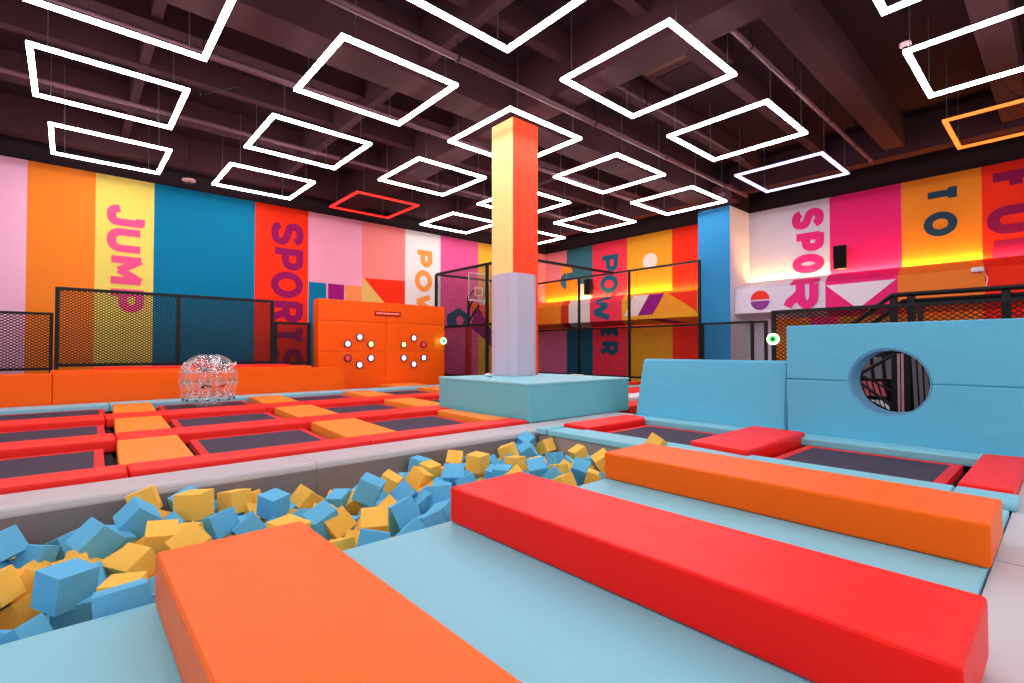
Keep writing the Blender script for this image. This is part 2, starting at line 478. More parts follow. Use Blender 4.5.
def write(word, slots, a_low, a_high, thick, colour, place, name, label):
    """letters turned a quarter turn: reading runs down the wall, letter tops point to the right"""
    bm = KB()
    H = abs(a_high - a_low)
    for ci, (ch, (z1, z0)) in enumerate(zip(word, slots)):
        _, strokes = GL[ch]
        L = z1 - z0
        pls = []
        for s_ in strokes:
            for pc in split(s_, .2):
                if len(pc) > 3: pc = smooth(pc)
                pls.append([(thick / 2 + x * (L - thick), thick / 2 + y * (H - thick)) for x, y in pc])
        for si, pl in enumerate(pls):
            rb = ribbon(pl, thick)
            d = .014 + .0015 * si
            vs = [[bm.verts.new(place(a_low + (a_high - a_low) * v.y / H, z1 - v.x, d)) for v in row] for row in rb]
            for r0, r1 in zip(vs, vs[1:]):
                for i in range(3): bm.faces.new((r0[i], r1[i], r1[i + 1], r0[i + 1]))
    o = obj(name, bm, P_('letters_' + colour.strip('#'), colour), wall_l if place is onleft else wall_r)
    o['label'] = label
    return o
def onleft(x, z, d): return (x, YW - d, z)
def surf(z):
    if z >= prof[0][1]: return XW
    for (xa, za), (xb, zb) in zip(prof, prof[1:]):
        if za >= z >= zb: return xa + (xb - xa) * (za - z) / (za - zb)
    return XW
SHIFT = .7
def onright(y, z, d):
    x = surf(z)
    return (x - d - (.012 if z < 4.4 else 0), y - SHIFT * (XW - x) / 1.53, z)
write('JUMP', [(6.42, 5.70), (5.62, 4.80), (4.70, 3.68), (3.58, 2.76)], .93, 1.96, .25, '#f4588c', onleft, 'lettering', 'JUMP in pink on yellow')
write('SPORTS', [(6.75, 5.78), (5.70, 4.78), (4.70, 3.62), (3.52, 2.62), (2.52, 1.66), (1.56, .6)], 6.10, 7.36, .28, '#97145c', onleft, 'lettering', 'SPORTS in purple on red')
write('POWER', [(6.5, 5.62), (5.46, 4.38), (4.26, 2.95), (2.8, 2.0), (1.85, .95)], 12.74, 13.73, .27, '#fa9a48', onleft, 'lettering', 'POWER in orange on ivory')
write('POWER', [(6.68, 5.72), (5.55, 4.55), (4.48, 2.97), (2.66, 2.08), (1.98, 1.2)], 17.25, 16.05, .28, '#1f5f78', onright, 'lettering', 'POWER in teal on coral red')
SHIFT = .25
write('SPOR', [(7.08, 6.28), (6.16, 5.38), (5.28, 4.50), (4.28, 2.99)], 7.48, 6.34, .31, '#ea2f86', onright, 'lettering', 'SPOR in pink on white')
write('TS', [(2.55, 1.75), (1.6, .7)], 7.35, 6.2, .26, '#6d1a5c', onright, 'lettering', 'purple letters below the bulkhead')
write('TO', [(7.02, 6.42), (6.12, 5.30)], 3.32, 2.45, .23, '#24465f', onright, 'lettering', 'TO in navy on orange')
write('FUN', [(7.08, 6.40), (5.98, 5.10), (4.92, 4.36)], 1.74, .42, .29, '#8c1450', onright, 'lettering', 'FUN in purple on red')

# ================================================================== LED FRAMES hung in a grid
LEDW = emis('led_white', '#fff6fb', LED_K)
LEDR = emis('led_red', '#ff2a22', 1.3)
LEDO = emis('led_orange', '#ff7a30', 1.6)
LEDB = emis('led_blue_white', '#c4c2ff', 2.2)
FX = [-.62, 3.68, 7.80, 12.03, 16.42]; FY = [-.50, 4.60, 8.83, 12.98, 17.25]
FL, FD, FZ = 2.62, 2.6, 7.22
skip = {(0, 0), (1, 0), (0, 1)}
rown = ['nearest the camera', 'second from the camera', 'third from the camera', 'fourth from the camera', 'farthest from the camera']
ordn = ['first', 'second', 'third', 'fourth', 'fifth']
def led_frame(x, y, m, label, fd=FD, wires=True, fl=FL):
    t = thing('led_frame_light', label, 'ceiling light', (x + fl / 2, y + fd / 2, FZ), 'rectangular LED frames under the ceiling')
    w, h = .092, .055
    bm = B()
    for a in ((x, x + fl, y, y + w), (x, x + fl, y + fd - w, y + fd), (x, x + w, y + w, y + fd - w), (x + fl - w, x + fl, y + w, y + fd - w)):
        box(bm, a[0], a[1], a[2], a[3], FZ, FZ + h)
    obj('diffuser', bm, m, t)
    bm = B(); i = .012
    for a in ((x + i, x + fl - i, y + i, y + w - i), (x + i, x + fl - i, y + fd - w + i, y + fd - i), (x + i, x + w - i, y + w, y + fd - w), (x + fl - w + i, x + fl - i, y + w, y + fd - w)):
        box(bm, a[0], a[1], a[2], a[3], FZ + h, FZ + h + .04)
    obj('housing', bm, BLACK, t)
    if wires:
        for (cx, cy) in ((x + .3, y + .057), (x + fl - .3, y + .057), (x + .3, y + fd - .057), (x + fl - .3, y + fd - .057)):
            bm = B(); tube(bm, [(cx, cy, FZ + h + .03), (cx, cy, ZC - .01)], .007, 5); obj('suspension_cable', bm, CHROME, t)
    return t
for j in range(5):
    cols = [i for i in range(5) if (i, j) not in skip]
    for n, i in enumerate(cols):
        m, cn = LEDW, 'white'
        if (i, j) == (2, 4): m, cn = LEDR, 'red'
        if (i, j) == (4, 0): m, cn = LEDO, 'orange'
        if (i, j) == (4, 1): m, cn = LEDB, 'bluish white'
        extra = ', around the column' if (i, j) == (2, 2) else ''
        if cn == 'red': lb = 'red rectangular LED frame hanging near the jump wall, the only red one'
        elif cn == 'orange': lb = 'orange rectangular LED frame hanging by the right wall, the only orange one'
        elif cn == 'bluish white': lb = 'bluish rectangular LED frame hanging before the blue pilaster and right wall'
        elif extra: lb = 'white rectangular LED frame hanging around the top of the painted column'
        else: lb = f'white LED frame, {ordn[n]} from left in the ceiling row {rown[j]}'
        led_frame(FX[i] + {(0, 3): -.04, (0, 4): .18}.get((i, j), 0), FY[j] + (.16 if cn == 'bluish white' else 0), m, lb)

# more of the same frames go on over the walkway behind the camera
k = 0
for x, y in ((-5.0, -.5), (-.62, -4.8), (3.68, -4.8), (7.8, -4.8), (-5.0, 4.6), (-5.0, 8.83), (-5, 12.98), (-.62, .2)):
    led_frame(x, y, LEDW, 'white LED frame outside the photo, over the area behind the camera', wires=False)

# ================================================================== COLUMN
COLY = mat('column_paint_cream_yellow', '#f0d488', .6, .02, 20, mottle=.03); COLR = mat('column_paint_red', '#ff4a26', .6, .02, 20, mottle=.03)
t = thing('support_column', 'square column, cream yellow and red, standing on the aqua foam block', 'column', (9.1, 10.1, .78))
bm = B(); box(bm, 8.68, 9.60, 9.70, 10.58, .79, 7.615, .006, 1)
o = obj('painted_shaft', bm, [COLY, COLR], t)
for p in o.data.polygons:
    if abs(p.normal.y) > .5: p.material_index = 1
pl = [(8.50, 10.26), (8.50, 9.70), (8.67, 9.50), (9.25, 9.50), (9.62, 9.78), (9.78, 10.0), (9.78, 10.5), (9.5, 10.78), (8.9, 10.78), (8.62, 10.5)]
cxy = Vector((9.14, 10.14))
for a, b in zip(pl, pl[1:] + pl[:1]):
    a, b = Vector(a), Vector(b); d = (b - a).normalized() * .006
    bm = B(); n = Vector((-(b - a).y, (b - a).x)).normalized()
    if (cxy - a).dot(n) < 0: n = -n
    a2, b2 = a + d * 1.6, b - d * 1.6
    prism(bm, [a2, b2, b2 + n * .05, a2 + n * .05], .79, 3.47, .012)
    obj('pad_panel', bm, PADGREY, t)['label'] = 'lilac grey pad'
# ---- block around its foot
t = thing('foam_block', 'large aqua vinyl foam block around the foot of the column', 'foam block', (8.6, 9, 0))
bm = B()
pl = [(6.96, 7.28), (10.35, 7.28), (10.35, 10.68), (7.04, 10.68)]
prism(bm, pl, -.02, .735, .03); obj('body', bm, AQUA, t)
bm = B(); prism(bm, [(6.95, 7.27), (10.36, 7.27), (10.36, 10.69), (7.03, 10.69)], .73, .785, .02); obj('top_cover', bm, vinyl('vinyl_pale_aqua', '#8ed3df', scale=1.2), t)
def crumple(name, x, y, z, s, label):
    bm = B(); bmesh.ops.create_icosphere(bm, subdivisions=2, radius=s)
    rr = random.Random(int(x * 100))
    for v in bm.verts: v.co = Vector((v.co.x * 1.5, v.co.y * 1.1, v.co.z * .6)) * rr.uniform(.7, 1.25) + Vector((x, y, z + s * .62))
    return tag(obj(name, bm, WHITE), label, 'paper')
crumple('crumpled_tissue', 7.9, 9.75, .79, .075, 'small crumpled white tissue on the aqua block left of the column')
bm = B(); box(bm, 10.0, 10.22, 8.6, 8.95, .792, .81, .006); tag(obj('paper_sheet', bm, WHITE), 'small white paper lying on the aqua block right of the column', 'paper')

# ================================================================== PIT, LEDGE, PLATFORM
t = thing('padded_ledge', 'long grey padded ledge between the foam pit and the left trampolines', 'padding', (3, 6.9, -.9))
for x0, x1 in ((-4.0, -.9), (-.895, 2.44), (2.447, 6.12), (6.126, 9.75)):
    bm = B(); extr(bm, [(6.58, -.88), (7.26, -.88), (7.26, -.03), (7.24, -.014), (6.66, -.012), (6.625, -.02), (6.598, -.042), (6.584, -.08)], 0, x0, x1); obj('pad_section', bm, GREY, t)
    bm = B(); box(bm, x0 + .004, x1 - .004, 6.568, 6.579, -.87, -.10, .004, 1); obj('ledge_shade_panel', bm, mat('ledge_shade_grey', '#857c7c', .5, .35, 1.2, .2), t)  # added panel, its darker grey stands in for shade on the ledge front
t = thing('pit_wall_pad', 'grey padded side wall of the foam pit under the blue strip', 'padding', (6.6, 5, -.9))
for y0, y1 in ((.42, 3.5), (3.52, 6.56)):
    bm = B(); box(bm, 6.50, 6.62, y0, y1, -.88, -.085, .02); obj('pad_section', bm, vinyl('vinyl_warm_grey', '#a89c9b'), t)
t = thing('padded_platform', 'light blue padded platform in the foreground with three foam beams on it', 'platform', (2.5, 2, -.9))
for x0, x1 in ((-3.0, .80), (.803, 3.9), (3.903, 6.40)):
    bm = B(); box(bm, x0, x1, .395, 3.54, -.88, 0, .018, 3); obj('mat_section', bm, BLUE, t)
def foam_beam(x0, x1, y0, y1, h, m, label, b=.03):
    c = Vector(((x0 + x1) / 2, (y0 + y1) / 2, 0))
    bm = B(); box(bm, x0, x1, y0, y1, .002, h, b, 3)
    for v in bm.verts: v.co -= c
    o = obj('foam_beam', bm, m); o.location = c
    return tag(o, label, 'foam beam', 'foam beams on the blue platform')
foam_beam(.385, 1.205, .42, 3.50, .30, ORANGE, 'wide orange foam beam nearest the camera, beside the left cubes')
foam_beam(2.43, 3.24, .275, 3.52, .30, RED, 'bright red foam beam in the middle of the blue platform')
foam_beam(4.56, 5.42, .37, 3.55, .30, ORANGE, 'far orange foam beam beside the right hand trampolines')

# ================================================================== LEFT TRAMPOLINES
def trampoline(x0, x1, y0, y1, label, group, sk=0.0):
    """jump bed with red webbing edge and a black spring gap around it"""
    t = thing('trampoline', label, 'trampoline', ((x0 + x1) / 2, (y0 + y1) / 2, -.2), group)
    def q(bm, a0, a1, b0, b1, z0, z1): prism(bm, [(a0 + sk * (b0 - y0), b0), (a1 + sk * (b0 - y0), b0), (a1 + sk * (b1 - y0), b1), (a0 + sk * (b1 - y0), b1)], z0, z1)
    bm = B(); q(bm, x0, x1, y0, y1, -.22, -.16); obj('frame_base', bm, RUBBER, t)
    g, w = .11, .11
    bm = B()
    q(bm, x0 + g, x1 - g, y0 + g, y0 + g + w, -.155, -.058); q(bm, x0 + g, x1 - g, y1 - g - w, y1 - g, -.155, -.058)
    q(bm, x0 + g, x0 + g + w, y0 + g + w, y1 - g - w, -.155, -.058); q(bm, x1 - g - w, x1 - g, y0 + g + w, y1 - g - w, -.155, -.058)
    obj('edge_webbing', bm, TRIM, t)
    bm = B(); q(bm, x0 + g + w, x1 - g - w, y0 + g + w, y1 - g - w, -.155, -.062); obj('jump_bed', bm, BED, t)
    return t
def slab(name, pts, z0, z1, m, label, cat, group, bev=.025):
    c = sum((Vector(p) for p in pts), Vector((0, 0))) / len(pts)
    bm = B(); prism(bm, pts, z0, z1, bev, 2)
    o = obj(name, bm, m)
    o.data.transform(Matrix.Translation((-c.x, -c.y, -z0))); o.location = (c.x, c.y, z0)
    return tag(o, label, cat, group)
rows = [(7.84, 10.02), (10.86, 13.22), (14.20, 16.75)]
rlab = ['front row by the grey ledge', 'middle row', 'back row by the orange barrier']
def padx(k, y):
    a = [-2.45, .49, 3.42, 6.36, 9.3][k]; s = [0, .045, .08, .085, .085][k]
    return a + s * (y - 7.8)
PW = [.8, .8, .9, .9, .9]
cells = ['far left, cut by the photo edge', 'between the first two orange pads', 'between the second and third orange pads', 'right of the third orange pad']
for r, (y0, y1) in enumerate(rows):
    for k in range(4):
        if r == 0 and k == 3: continue
        x0 = padx(k, y0) + PW[k]; x1 = padx(k + 1, y0)
        sk = [.03, .06, .082, .085][k]
        if k == 3 and r == 1: x1 = 9.6
        if r == 1 and k == 3: continue
        trampoline(x0 + .02, x1 - .02, y0, y1, f'black trampoline, {rlab[r]}, {cells[k]}', 'trampolines in the left court', sk)
trampoline(7.6, 9.5, 11.0, 13.2, 'black trampoline behind the aqua block, middle row', 'trampolines in the left court')
oname = ['far left', 'first', 'second', 'third', 'fourth']
for r, (y0, y1) in enumerate(rows):
    for k in range(5):
        if k == 4 and r == 0: continue
        a0, a1 = padx(k, y0), padx(k, y1); w = PW[k]
        if k == 4 and r == 1: continue
        x_r0 = a0 + w; x_r1 = a1 + w
        if r == 0 and k == 3: x_r0 = 6.92; x_r1 = 6.93
        slab('orange_pad', [(a0, y0 + .015), (x_r0, y0 + .015), (x_r1, y1 - .015), (a1, y1 - .015)], -.155, .04, PAD_ORANGE,
             f'flat orange pad, {oname[k]} from the left, {rlab[r]}', 'pad', 'orange pads between the left trampolines')
strips = [('A', 7.30, 7.82, -.15, .05, 'beside the grey ledge'), ('B', 10.04, 10.84, -.15, .055, 'behind the front row of trampolines'), ('C', 13.24, 14.18, -.15, .055, 'behind the middle row of trampolines')]
for nm, y0, y1, z0, z1, where in strips:
    xs = [-4.2, -2.4, .55, 3.55, 6.55, 6.93] if nm == 'A' else [-4.2, -2.4, .6, 3.7, 6.85, 9.6 + (.4 if nm == 'C' else -2.62)]
    for k, (a, b) in enumerate(zip(xs, xs[1:])):
        if b - a < .1: continue
        slab('red_pad', [(a + .008, y0), (b - .008, y0), (b - .008, y1), (a + .008, y1)], z0, z1, RED_S,
             f'long red pad {where}, {["leftmost", "second from left", "third from left", "fourth from left", "fifth from left"][k]}', 'pad', 'red pads of the left court', .035)
xs = [-4.2, .84, 4.3, 7.7, 10.2, 13.0]
for k, (a, b) in enumerate(zip(xs, xs[1:])):
    slab('blue_pad', [(a + .01, 16.78), (b - .01, 16.78), (b - .01, 17.76), (a + .01, 17.76)], -.15, .02, BLUE,
         f'thin light blue pad along the orange barrier, {["leftmost", "second from left", "third from left", "fourth from left", "rightmost"][k]}', 'pad', 'blue pads along the barrier', .02)
# back row in front of the light-up wall
for k, (a, b) in enumerate(((7.9, 9.6), (11.2, 13.0))):
    trampoline(a, b, 17.78, 19.1, ['narrow trampoline under the left half of the light up wall', 'narrow trampoline under the right half of the light up wall'][k], 'trampolines in the left court')
slab('orange_pad', [(9.65, 17.8), (11.1, 17.8), (11.1, 19.1), (9.65, 19.1)], -.155, .05, PAD_ORANGE, 'flat orange pad at the foot of the light up wall', 'pad', 'orange pads between the left trampolines')

# ---- orange barrier and the bench behind it
t = thing('orange_barrier', 'long low orange padded barrier behind the left trampolines', 'barrier', (2, 18.05, 0))
for x0, x1 in ((-4.4, -.3), (-.29, 3.4), (3.41, 7.62)):
    bm = B(); yb = 18.28
    if x1 > 7: extr(bm, [(x0, -.15), (x1, -.15), (x1, .66), (x1 - .28, .845), (x0, .845)], 1, 17.80, yb)
    else: box(bm, x0, x1, 17.80, yb, -.15, .845, .03, 3)
    obj('pad_section', bm, ORANGE_D, t)
t = thing('padded_bench', 'orange padded bench with red top pads behind the barrier', 'barrier', (2.5, 18.8, 0))
bm = B(); box(bm, -.35, 6.6, 18.32, 19.28, -.15, .90, .03, 2); obj('body', bm, ORANGE_D, t)
for x0, x1 in ((.55, 3.2), (3.25, 5.9)):
    bm = B(); box(bm, x0, x1, 18.6, 19.2, .902, .965, .02, 2); obj('top_pad', bm, RED_S, t)

# ================================================================== LIGHT-UP TARGET WALL
t = thing('target_wall', 'tall orange padded wall with two rings of light up buttons', 'game wall', (10.2, 19.5, -.15))
FYW = 19.2
bm = B()
seam = [-.15, 1.42, 2.62, 3.46]
xsm = [7.16, 10.0, 12.95]
for i, (z0, z1) in enumerate(zip(seam, seam[1:])):
    for x0, x1 in zip(xsm, xsm[1:]):
        bm = B(); box(bm, x0 + .004, x1 - .004, FYW, 19.75, z0 + .004, z1 - .004, .02, 2); obj('pad_panel', bm, ORANGE_D, t)
bm = B(); box(bm, 7.2, 12.9, 19.6, 19.77, -.15, 3.43); obj('backing', bm, ORANGE_D, t)
RING = mat('button_rim_navy', '#39305e', .4)
LW, LY_, LRD = emis('button_white', '#f2ecff', 1.1), emis('button_yellow', '#fff08a', 1.1), emis('button_red', '#f03a34', .45)  # red buttons get a weak glow only to look brighter
btn = [(312, 352, LW), (249, 388, LW), (371, 390, LY_), (250, 463, LRD), (371, 463, LW), (311, 498, LW),
       (596, 358, LW), (543, 392, LY_), (648, 392, LRD), (543, 462, LW), (648, 461, LW), (596, 495, LW)]
for bx_, by_, m in btn:
    p = at(300 + bx_ / 5.256, 270 + by_ / 5.256, 1, FYW)
    bm = B(); lathe(bm, [(0, 0), (.155, 0), (.155, .05), (.115, .06), (.115, .02), (0, .02)], (p[0], FYW - .03, p[2]), 1, 20)
    for v in bm.verts: v.co.y = 2 * (FYW - .005) - v.co.y - .03
    rim = obj('button_rim', bm, RING, t)
    bm = B(); lathe(bm, [(0, -.045), (.06, -.042), (.112, -.03), (.112, -.004), (0, -.004)], (p[0], FYW - .012, p[2]), 1, 20)
    o = obj('light_button', bm, m, rim, True)
    o['label'] = {LW: 'white lit button', LY_: 'yellow lit button', LRD: 'unlit red button with an added faint glow'}[m]
p0 = at(374.5, 311, 1, FYW); p1 = at(400.3, 316.5, 1, FYW)
bm = B(); box(bm, p0[0], p1[0], FYW - .06, FYW - .002, p1[2] + .0, p0[2], .01, 1); disp = obj('score_display', bm, mat('display_dark_red', '#8e1a1a', .4), t)
bm = B(); rr = random.Random(3)
n = 22; zc = (p0[2] + p1[2]) / 2
for i in range(n):
    x = p0[0] + .06 + (p1[0] - p0[0] - .12) * i / n
    hh = rr.uniform(.05, .09)
    box(bm, x, x + .03, FYW - .066, FYW - .061, zc - hh / 2, zc + hh / 2)
obj('display_dots', bm, emis('display_glow', '#ff7068', .9), disp)

# ---- round green LED lamps
def ring_lamp(x, y, z, axis, label):
    t = thing('ring_lamp', label, 'lamp', (x, y, z), 'small round green lamps')
    n = 20
    bm = B(); lathe(bm, [(.09, -.03), (.15, -.03), (.15, .03), (.09, .03), (.09, -.03)], (x, y, z), axis, n); obj('glow_ring', bm, emis('ring_glow', '#c8ffc4', 2.6), t)
    bm = B(); lathe(bm, [(0, -.02), (.088, -.02), (.088, .02), (0, .02)], (x, y, z), axis, n); obj('green_core', bm, emis('core_green', '#12b83a', .8), t)
    s = .04
    bm = B(); lathe(bm, [(0, -.025), (.035, -.025), (.035, -.021), (0, -.021)], (x, y, z), axis, 12); obj('dark_centre', bm, BLACK, t)
    bm = B()
    if axis == 1: box(bm, x - .05, x + .05, y + .031, y + .06, z - .05, z + .05)
    else: box(bm, x + .031, x + .06, y - .05, y + .05, z - .05, z + .05)
    obj('bracket', bm, BLACK, t)
    li = bpy.data.lights.new('ring_glow_light', 'POINT'); li.energy = 6; li.color = (.15, 1, .2); li.shadow_soft_size = .1
    lo = bpy.data.objects.new('lamp_light', li); COL.objects.link(lo); lo.parent = t
    lo.location = (-.1, -.12, 0) if axis == 1 else (.12, -.22, 0)
    return t
q = at(443.5, 341, 1, 19.12)
ring_lamp(q[0], 19.12, q[2], 1, 'round green glowing lamp on the right edge of the orange wall')

# ================================================================== FENCES on the left
def frame_fence(name, label, cat, axis, v, posts, z_top, z_bot, z0s, da, dz, w, rails=(), group=None, w2=None, r=.035, post_z=None, nets=None, netm=None):
    """steel posts, rails and netting along a line; posts = positions along the other axis"""
    other = 1 - axis
    mid = (posts[0] + posts[-1]) / 2
    loc = [0, 0, z0s]; loc[axis] = v; loc[other] = mid
    t = thing(name, label, cat, loc, group)
    def P(a, z): return (v, a, z) if axis == 0 else (a, v, z)
    for a in posts:
        bm = B(); tube(bm, [P(a, z0s), P(a, z_top + (0 if post_z is None else 0))], r, square=True); obj('post', bm, BLACK, t)
    for z in (z_top, z_bot) + tuple(rails):
        bm = B(); tube(bm, [P(posts[0] + r * .98 if z != z_top else posts[0] - r, z), P(posts[-1] - r * .98 if z != z_top else posts[-1] + r, z)], r * .9, square=True); obj('rail', bm, BLACK, t)
    for a0, a1 in zip(posts, posts[1:]):
        for (za, zb) in (nets or [(z_bot, z_top)]):
            bm = KB(); net(bm, axis, v, a0 + r, a1 - r, za + .02, zb - .02, da, dz, w2 if w2 and za > 2 else w); obj('netting', bm, netm or NETB, t)
    return t
frame_fence('netting_fence', 'tall black framed netting fence in front of the JUMP lettering', 'fence', 1, 19.4, [-.24, 2.68, 5.56], 3.24, 1.02, .9, .125, .08, .022, r=.05)
frame_fence('netting_fence', 'low black netting fence at the far left photo edge', 'fence', 1, 19.5, [-4.3, -2.2, -.36], 2.50, .92, .3, .125, .08, .022, r=.04)
frame_fence('netting_fence', 'low black netting fence between the tall fence and orange wall', 'fence', 1, 19.5, [5.70, 6.92], 2.47, .98, .3, .125, .08, .02, r=.05)

# ================================================================== NETTED CAGE and basketball hoops
HZ = 5.16
t = thing('netted_cage', 'black netted cage frame behind the orange wall and column', 'fence', (13.4, 17.5, -.2))
for (x, y) in ((13.4, 20.6), (13.4, 16.65), (13.4, 14.6)):
    bm = B(); tube(bm, [(x, y, -.2), (x, y, HZ)], .055, square=True); obj('post', bm, BLACK, t)
for a, b in (((13.4, 20.55, HZ), (13.4, 14.6, HZ)), ((13.45, 20.6, HZ), (20.2, 20.6, HZ)), ((13.45, 14.6, HZ), (19.44, 14.6, HZ)), ((13.4, 20.55, 2.56), (13.4, 14.65, 2.56)), ((13.4, 20.55, .3), (13.4, 14.65, .3))):
    bm = B(); tube(bm, [a, b], .05, square=True); obj('rail', bm, BLACK, t)
NETF = mat('netting_fine_dark', '#1d1719', .8)
bm = KB(); net(bm, 0, 13.4, 14.65, 20.55, .34, 2.52, .15, .11, .026); net(bm, 0, 13.4, 14.65, 20.55, 2.6, HZ - .05, .15, .11, .017); obj('netting', bm, NETF, t)
frame_fence('netting_fence', 'long black framed netting fence before the POWER lettering on the right wall', 'fence', 0, 19.5, [10.22, 13.68, 16.73, 20.0], 5.16, .22, -.2, .14, .11, .0075, w2=.004, rails=(2.53,), r=.05, nets=[(.22, 2.53), (2.53, 5.16)])
frame_fence('netting_fence', 'lower black netting fence right of the blue pilaster', 'fence', 0, 19.55, [7.62, 8.12, 10.12], 2.54, .22, -.2, .14, .11, .008, r=.05, group=None)

def hoop(px, axis, label):
    """backboard on an arm: axis 1 = board faces along y, 0 = faces along x"""
    x, y = px
    t = thing('basketball_hoop', label, 'basketball hoop', (x, y, -.2), 'basketball hoops')
    def T(a, d, z): return (x + a, y + d, z) if axis == 1 else (x + d, y + a, z)
    def bx(bm, a0, a1, d0, d1, z0, z1):
        A, C_ = T(a0, d0, z0), T(a1, d1, z1)
        return box(bm, min(A[0], C_[0]), max(A[0], C_[0]), min(A[1], C_[1]), max(A[1], C_[1]), z0, z1)
    W, zb, zt = .66, 3.98, 5.38
    bm = B(); bx(bm, -W, W, -.02, .0, zb, zt); board = obj('backboard', bm, clear('acrylic_clear', '#cfd6de', .05, .12), t)
    bm = B()
    for a in ((-W, W, zb - .03, zb + .05), (-W, W, zt - .04, zt), (-W, -W + .04, zb + .05, zt - .04), (W - .04, W, zb + .05, zt - .04)): bx(bm, a[0], a[1], -.04, -.022, a[2], a[3])
    obj('board_edge', bm, WHITE, board)
    bm = B()
    for a in ((-.25, .25, 4.62, 4.66), (-.25, .25, 4.22, 4.26), (-.25, -.21, 4.26, 4.62), (.21, .25, 4.26, 4.62)): bx(bm, a[0], a[1], -.036, -.024, a[2], a[3])
    obj('target_square', bm, WHITE, board)
    bm = B(); c = T(0, -.30, 4.15); n = 24
    tube(bm, [(c[0] + .23 * math.cos(2 * PI * k / n), c[1] + .23 * math.sin(2 * PI * k / n), c[2]) for k in range(n + 1)], .014, 6); obj('rim', bm, mat('rim_orange', '#e8501e', .4), t)
    bm = B()
    for k in range(12):
        a = 2 * PI * k / 12; b_ = a + .5
        for s in (1, -1):
            b_ = a + .5 * s
            tube(bm, [(c[0] + .23 * math.cos(a), c[1] + .23 * math.sin(a), c[2]), (c[0] + .15 * math.cos(b_), c[1] + .15 * math.sin(b_), c[2] - .22), (c[0] + .13 * math.cos(a), c[1] + .13 * math.sin(a), c[2] - .4)], .006, 4)
    obj('hoop_net', bm, WHITE, t)
    bm = B(); tube(bm, [T(-.3, .45, 2.75), T(-.3, .45, 4.2), T(-.3, .02, 4.5)], .07, 8); tube(bm, [T(-.3, .45, 2.9), T(.3, .03, 4.1)], .055, 8); tube(bm, [T(-.3, .45, 3.6), T(-.3, .03, 4.05)], .05, 8)
    obj('support_arm', bm, BLACK, t)
    bm = B(); lathe(bm, [(0, -.2), (.17, -.2), (.17, 2.75), (0, 2.75)], (*T(-.3, .45, 0)[:2], 0), 2, 14); obj('post_pad', bm, vinyl('vinyl_post_red', '#d31420'), t)
    return t
hoop((15.62, 20.1), 1, 'basketball hoop with clear board left of the column')
hoop((18.0, 19.62), 0, 'basketball hoop with clear board right of the column, mostly hidden')

# ================================================================== SPEAKERS on the right wall
def speaker(y, z, label):
    t = thing('wall_speaker', label, 'speaker', (XW - .3, y, z - .45), 'wall speakers')
    bm = B(); prism(bm, [(XW - .55, y - .22), (XW - .55, y + .22), (XW - .2, y + .15), (XW - .2, y - .15)], z - .45, z + .42, .02); obj('cabinet', bm, BLACK, t)
    bm = B(); box(bm, XW - .565, XW - .552, y - .19, y + .19, z - .40, z + .38, .004); obj('grille', bm, mat('grille_black', '#0c0b0d', .9, .3, 120), t)
    bm = B(); box(bm, XW - .2, XW - .01, y - .05, y + .05, z - .1, z + .1); obj('wall_bracket', bm, BLACK, t)
speaker(5.68, 4.94, 'black speaker on the pink part of the right wall by the SPOR lettering')
speaker(17.75, 4.97, 'black speaker on the far wall beside the POWER lettering')

# ================================================================== RIGHT TRAMPOLINES and blue walls
trampoline(7.06, 8.9, 3.86, 5.84, 'black trampoline right of the aqua block, nearer the column', 'trampolines by the blue walls')
trampoline(7.06, 8.9, .86, 2.92, 'black trampoline in front of the round hole in the blue wall', 'trampolines by the blue walls')
def lump_pad(pts, z0, z1, label):
    return slab('red_pad', pts, z0, z1, RED, label, 'pad', 'red pads of the right trampolines', .045)
lump_pad([(7.07, 5.86), (8.9, 5.86), (9.15, 6.05), (9.15, 6.52), (7.12, 6.52)], -.15, .055, 'red pad between the grey ledge and the first right trampoline')
lump_pad([(6.88, 2.93), (9.15, 2.95), (9.25, 3.84), (7.0, 3.84)], -.15, .10, 'thick red pad between the two right trampolines')
lump_pad([(6.96, .39), (9.3, .39), (9.2, .82), (6.98, .82)], -.15, .07, 'red pad at the right photo edge beyond the trampoline')
t = thing('blue_edge_pad', 'long light blue pad along the right edge of the foam pit', 'pad', (6.7, 3.4, -.1))
bm = B(); prism(bm, [(6.46, 6.30), (6.46, .84), (7.04, .84), (7.04, 5.84), (6.95, 5.90), (6.95, 6.30)], -.08, .02, .025, 3); obj('main_section', bm, BLUE, t)
bm = B(); prism(bm, [(6.44, 6.57), (6.44, 6.32), (6.96, 6.32), (6.96, 6.57)], -.075, .028, .025, 3); obj('corner_section', bm, BLUE, t)
bm = B(); prism(bm, [(6.47, .82), (6.47, .44), (6.53, .345), (6.94, .345), (6.94, .82)], -.036, .045, .03, 3); obj('end_section', bm, BLUE, t)
t = thing('blue_base_pad', 'light blue pad along the foot of the blue walls', 'pad', (9.1, 3, -.1))
for y0, y1 in ((3.3, 5.98), (.72, 3.28), (-1.5, .70)):
    bm = B()
    if y1 > 5: prism(bm, [(8.93, y0), (9.42, y0), (9.43, y1 + .40), (9.18, y1 + .40), (8.93, y1)], -.09, .03, .02)
    elif y1 < 1: prism(bm, [(9.22, y0), (9.42, y0), (9.42, y1), (9.22, y1)], -.09, .035, .02)
    else: prism(bm, [(9.28 if False else 8.93, y0), (9.42, y0), (9.42, y1 - .34 if y1 > 5 else y1), (8.93, y1)], -.09, .03, .02)
    obj('pad_section', bm, BLUE, t)
def wrinkled(bm, pts, x0, x1, lean, seed):
    pass
t = thing('blue_foam_wall', 'lower plain light blue foam wall left of the round hole', 'foam wall', (9.6, 4.9, 0))
bm = B()
